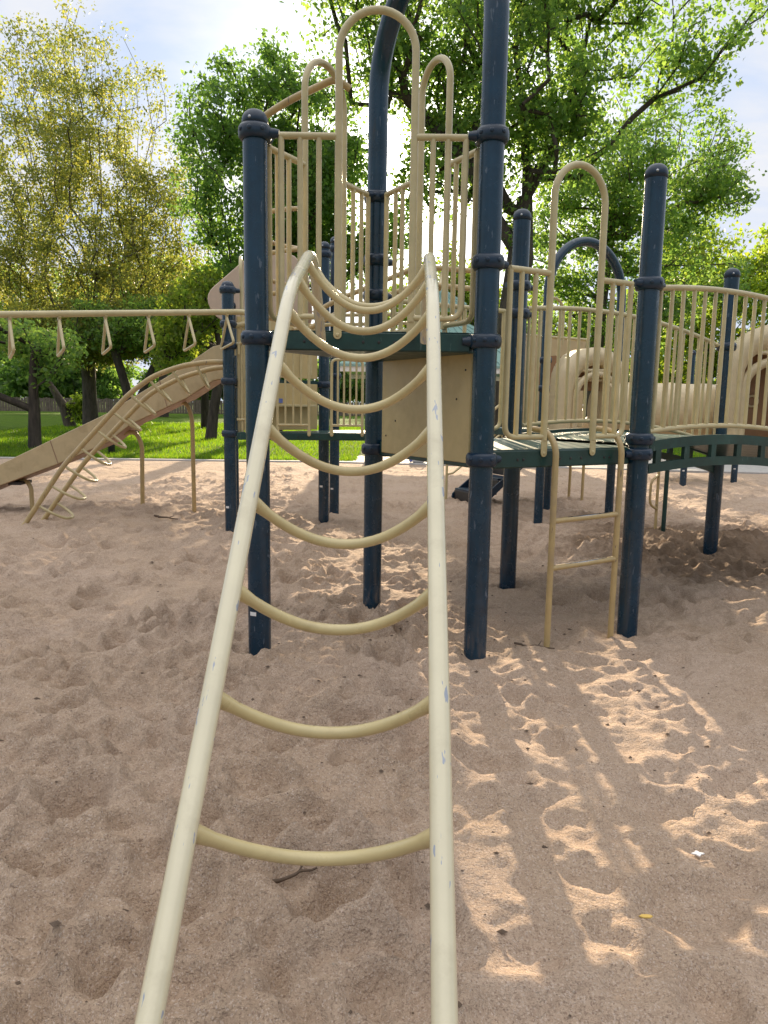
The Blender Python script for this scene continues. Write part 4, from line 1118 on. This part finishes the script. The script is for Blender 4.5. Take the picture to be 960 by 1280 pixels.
tree('far_tree', 'tall yellow green tree far behind the tower railings between its rear posts', (7.5, 92, 0),
     [(7.5, 92, -.2), (7.5, 92, 4), (7.6, 92, 9)],
     [(7.5, 92, 14.0, 6.5, 5, 6.6), (2.6, 92, 11.6, 4.5, 4, 4.6), (13.0, 92, 12, 5, 4, 5), (7, 92, 6.5, 7, 4, 2.6)],
     380, 56, 1.5, .46, 'lf_yel', 'bark_dk', 115, .6, hole=.32, window=False)
tree('slim_tree', 'slim dark trunked tree on the lawn between the slide legs', (-9.0, 33.5, 0),
     [(-9.0, 33.5, -.2), (-9.0, 33.5, 1.4), (-8.95, 33.5, 3), (-8.9, 33.5, 4.4)],
     [(-8.8, 33.5, 5.6, 1.8, 1.8, 1.8), (-7.4, 33.5, 4.6, 1.2, 1.2, 1.2)], 120, 46, .6, .19, 'lf_mid', 'bark_dk', 112, .2, hole=.34, window=False)
# far row of trees behind the fence: a few grown crowns, copied
far0 = tree('distant_tree', 'dense dark green tree in the far row behind the fence', (-38, 88, 0),
     [(-38, 88, -.2), (-38, 88, 2), (-38, 88, 3.6)],
     [(-38, 88, 4.6, 4.6, 3.6, 3.2), (-35, 88, 3.8, 3, 3, 2.6), (-41, 88, 3.6, 3, 3, 2.6), (-38, 87, 2.2, 5, 2.4, 1.8)], 170, 44, 1.2, .48, 'lf_dark', 'bark_dk', 113, .3, hole=.3, window=False, group='trees in the far row')
rg = np.random.default_rng(3)
for k in range(19):
    x = -64+7.2*k
    c = far0.copy(); COL.objects.link(c); c.location = (x+rg.uniform(-1.5, 1.5), 88+rg.uniform(-4, 8), 0)
    c.rotation_euler = (0, 0, rg.uniform(0, 6.28)); sc = rg.uniform(.8, 1.25); c.scale = (sc, sc, sc*rg.uniform(.85, 1.1))
    for chd in list(far0.children):
        d = chd.copy(); COL.objects.link(d); d.parent = c

# grass blades on the lawn (uncountable)
def grass():
    rng = np.random.default_rng(9); n = 90000
    y = 13.9+26*rng.random(n)**1.7; x = np.where(rng.random(n) < .62, rng.uniform(-17, -.3, n), rng.uniform(4.5, 16.5, n))
    ok = ~((x > -.6) & (x < 6.2) & (y < 19.2)) & ~((x > 4) & (y < 17.0-.17*(x-4)))
    x, y = x[ok], y[ok]; n = len(x)
    amp = np.clip((y-14)/10, 0, 1); z = .02+amp*((vnoise(x+90, y+9, 21, .12)-.5)*.35+(vnoise(x+90, y+9, 22, .5)-.5)*.06)
    h = rng.uniform(.05, .12, n)*(1+.02*(y-14)); a = rng.uniform(0, 6.28, n); w = .009*(1+.06*(y-14))
    V = np.empty((n, 3, 3)); lx, ly = rng.normal(size=n)*.4*h, rng.normal(size=n)*.4*h
    V[:, 0] = np.stack([x-w*np.cos(a), y-w*np.sin(a), z-.01], -1); V[:, 1] = np.stack([x+w*np.cos(a), y+w*np.sin(a), z-.01], -1)
    V[:, 2] = np.stack([x+lx, y+ly, z+h], -1)
    me = np_mesh('grass', V.reshape(-1, 3), np.arange(n*3).reshape(n, 3)); me.materials.append(M['grassblade'])
    o = bpy.data.objects.new('grass', me); COL.objects.link(o); o['kind'] = 'stuff'
grass()

# ------------------------------------------------------------------ sky, sun, camera
w = bpy.data.worlds.new('World'); S.world = w; w.use_nodes = True
nt = w.node_tree; nt.nodes.clear()
out = nt.nodes.new('ShaderNodeOutputWorld'); bgn = nt.nodes.new('ShaderNodeBackground'); bgn.inputs['Strength'].default_value = .1
sky = nt.nodes.new('ShaderNodeTexSky'); sky.sky_type = 'NISHITA'; sky.sun_disc = False
sky.sun_elevation = SUN_EL; sky.sun_rotation = SUN_AZ; sky.air_density = 1.0; sky.dust_density = 2.0; sky.ozone_density = 1.5
tc = nt.nodes.new('ShaderNodeTexCoord'); sx = nt.nodes.new('ShaderNodeSeparateXYZ'); nt.links.new(tc.outputs['Generated'], sx.inputs[0])
ad = N(nt, 'ShaderNodeMath', operation='ADD'); ad.inputs[1].default_value = .22; nt.links.new(sx.outputs[2], ad.inputs[0])
mx_ = N(nt, 'ShaderNodeMath', operation='MAXIMUM'); mx_.inputs[1].default_value = .1; nt.links.new(ad.outputs[0], mx_.inputs[0])
dv = nt.nodes.new('ShaderNodeVectorMath'); dv.operation = 'DIVIDE'; nt.links.new(tc.outputs['Generated'], dv.inputs[0])
cb = nt.nodes.new('ShaderNodeCombineXYZ')
for i in range(3): nt.links.new(mx_.outputs[0], cb.inputs[i])
nt.links.new(cb.outputs[0], dv.inputs[1])
mp = nt.nodes.new('ShaderNodeMapping'); mp.inputs['Scale'].default_value = (.9, 1.5, 1); mp.inputs['Location'].default_value = (.35, .2, 0); nt.links.new(dv.outputs[0], mp.inputs[0])
cn = N(nt, 'ShaderNodeTexNoise', Scale=2.1, Detail=9, Roughness=.58); nt.links.new(mp.outputs[0], cn.inputs['Vector'])
cr = ramp(nt, cn.outputs['Fac'], [(.38, (.12, .12, .12)), (.60, (.95, .95, .95))])
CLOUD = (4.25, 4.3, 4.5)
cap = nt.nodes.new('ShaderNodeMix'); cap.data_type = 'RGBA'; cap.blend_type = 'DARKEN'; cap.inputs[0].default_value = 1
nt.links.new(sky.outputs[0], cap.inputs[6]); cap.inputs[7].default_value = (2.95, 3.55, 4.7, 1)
# unseen sky shaped to light the sand: brightened overhead, dimmed behind the viewer
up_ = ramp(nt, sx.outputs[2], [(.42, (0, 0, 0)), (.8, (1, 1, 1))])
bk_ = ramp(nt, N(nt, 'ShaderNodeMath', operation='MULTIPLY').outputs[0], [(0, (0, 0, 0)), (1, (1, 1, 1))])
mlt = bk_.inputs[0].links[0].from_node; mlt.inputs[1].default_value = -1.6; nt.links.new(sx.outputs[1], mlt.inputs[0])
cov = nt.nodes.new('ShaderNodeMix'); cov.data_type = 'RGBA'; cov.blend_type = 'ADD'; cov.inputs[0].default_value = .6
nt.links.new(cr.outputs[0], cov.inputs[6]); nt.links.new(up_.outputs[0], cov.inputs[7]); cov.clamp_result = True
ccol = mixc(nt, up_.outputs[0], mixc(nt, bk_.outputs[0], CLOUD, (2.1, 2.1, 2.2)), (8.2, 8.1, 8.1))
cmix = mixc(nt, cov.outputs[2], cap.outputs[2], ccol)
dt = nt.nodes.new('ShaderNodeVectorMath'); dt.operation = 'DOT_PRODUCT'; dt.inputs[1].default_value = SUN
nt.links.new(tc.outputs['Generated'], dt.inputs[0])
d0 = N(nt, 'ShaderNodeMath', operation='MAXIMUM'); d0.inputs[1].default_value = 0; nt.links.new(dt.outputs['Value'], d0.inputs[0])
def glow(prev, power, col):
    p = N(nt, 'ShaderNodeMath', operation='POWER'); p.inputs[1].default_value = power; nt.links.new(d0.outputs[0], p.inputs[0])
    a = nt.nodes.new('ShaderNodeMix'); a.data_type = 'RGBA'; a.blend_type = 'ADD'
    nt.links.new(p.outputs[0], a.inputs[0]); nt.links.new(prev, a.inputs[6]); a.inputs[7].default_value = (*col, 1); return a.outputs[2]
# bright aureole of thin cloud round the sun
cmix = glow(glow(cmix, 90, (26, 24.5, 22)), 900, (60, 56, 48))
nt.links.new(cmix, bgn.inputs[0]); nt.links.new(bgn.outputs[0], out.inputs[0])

sl_ = bpy.data.lights.new('sun', 'SUN'); sl_.energy = 4.8; sl_.angle = R(.55); sl_.color = (1, .79, .54)
so_ = bpy.data.objects.new('sun', sl_); COL.objects.link(so_); so_.rotation_euler = (-SUN).to_track_quat('-Z', 'Y').to_euler(); so_.location = (0, 60, 30)

cam = bpy.data.cameras.new('camera'); co_ = bpy.data.objects.new('camera', cam); COL.objects.link(co_)
cam.sensor_fit = 'VERTICAL'; cam.sensor_height = 36; cam.lens = 36*924.06/1280; cam.clip_end = 3000; cam.clip_start = .05
pit, rol = .14503, .015255
fw = Vector((0, math.cos(pit), -math.sin(pit))); up0 = Vector((0, math.sin(pit), math.cos(pit))); rt0 = Vector((1, 0, 0))
rt = rt0*math.cos(rol)+up0*math.sin(rol); up = -rt0*math.sin(rol)+up0*math.cos(rol)
mt = Matrix((rt, up, -fw)).transposed().to_4x4(); mt.translation = (.0829, -4.0373, 1.4068)
co_.matrix_world = mt
S.camera = co_
S.view_settings.view_transform = 'Standard'; S.view_settings.look = 'None'; S.view_settings.gamma = 1
S.view_settings.exposure = 1.08
S.cycles.use_denoising = True
S.cycles.max_bounces = 7; S.cycles.diffuse_bounces = 4; S.cycles.glossy_bounces = 3; S.cycles.transmission_bounces = 5
S.cycles.sample_clamp_indirect = 8
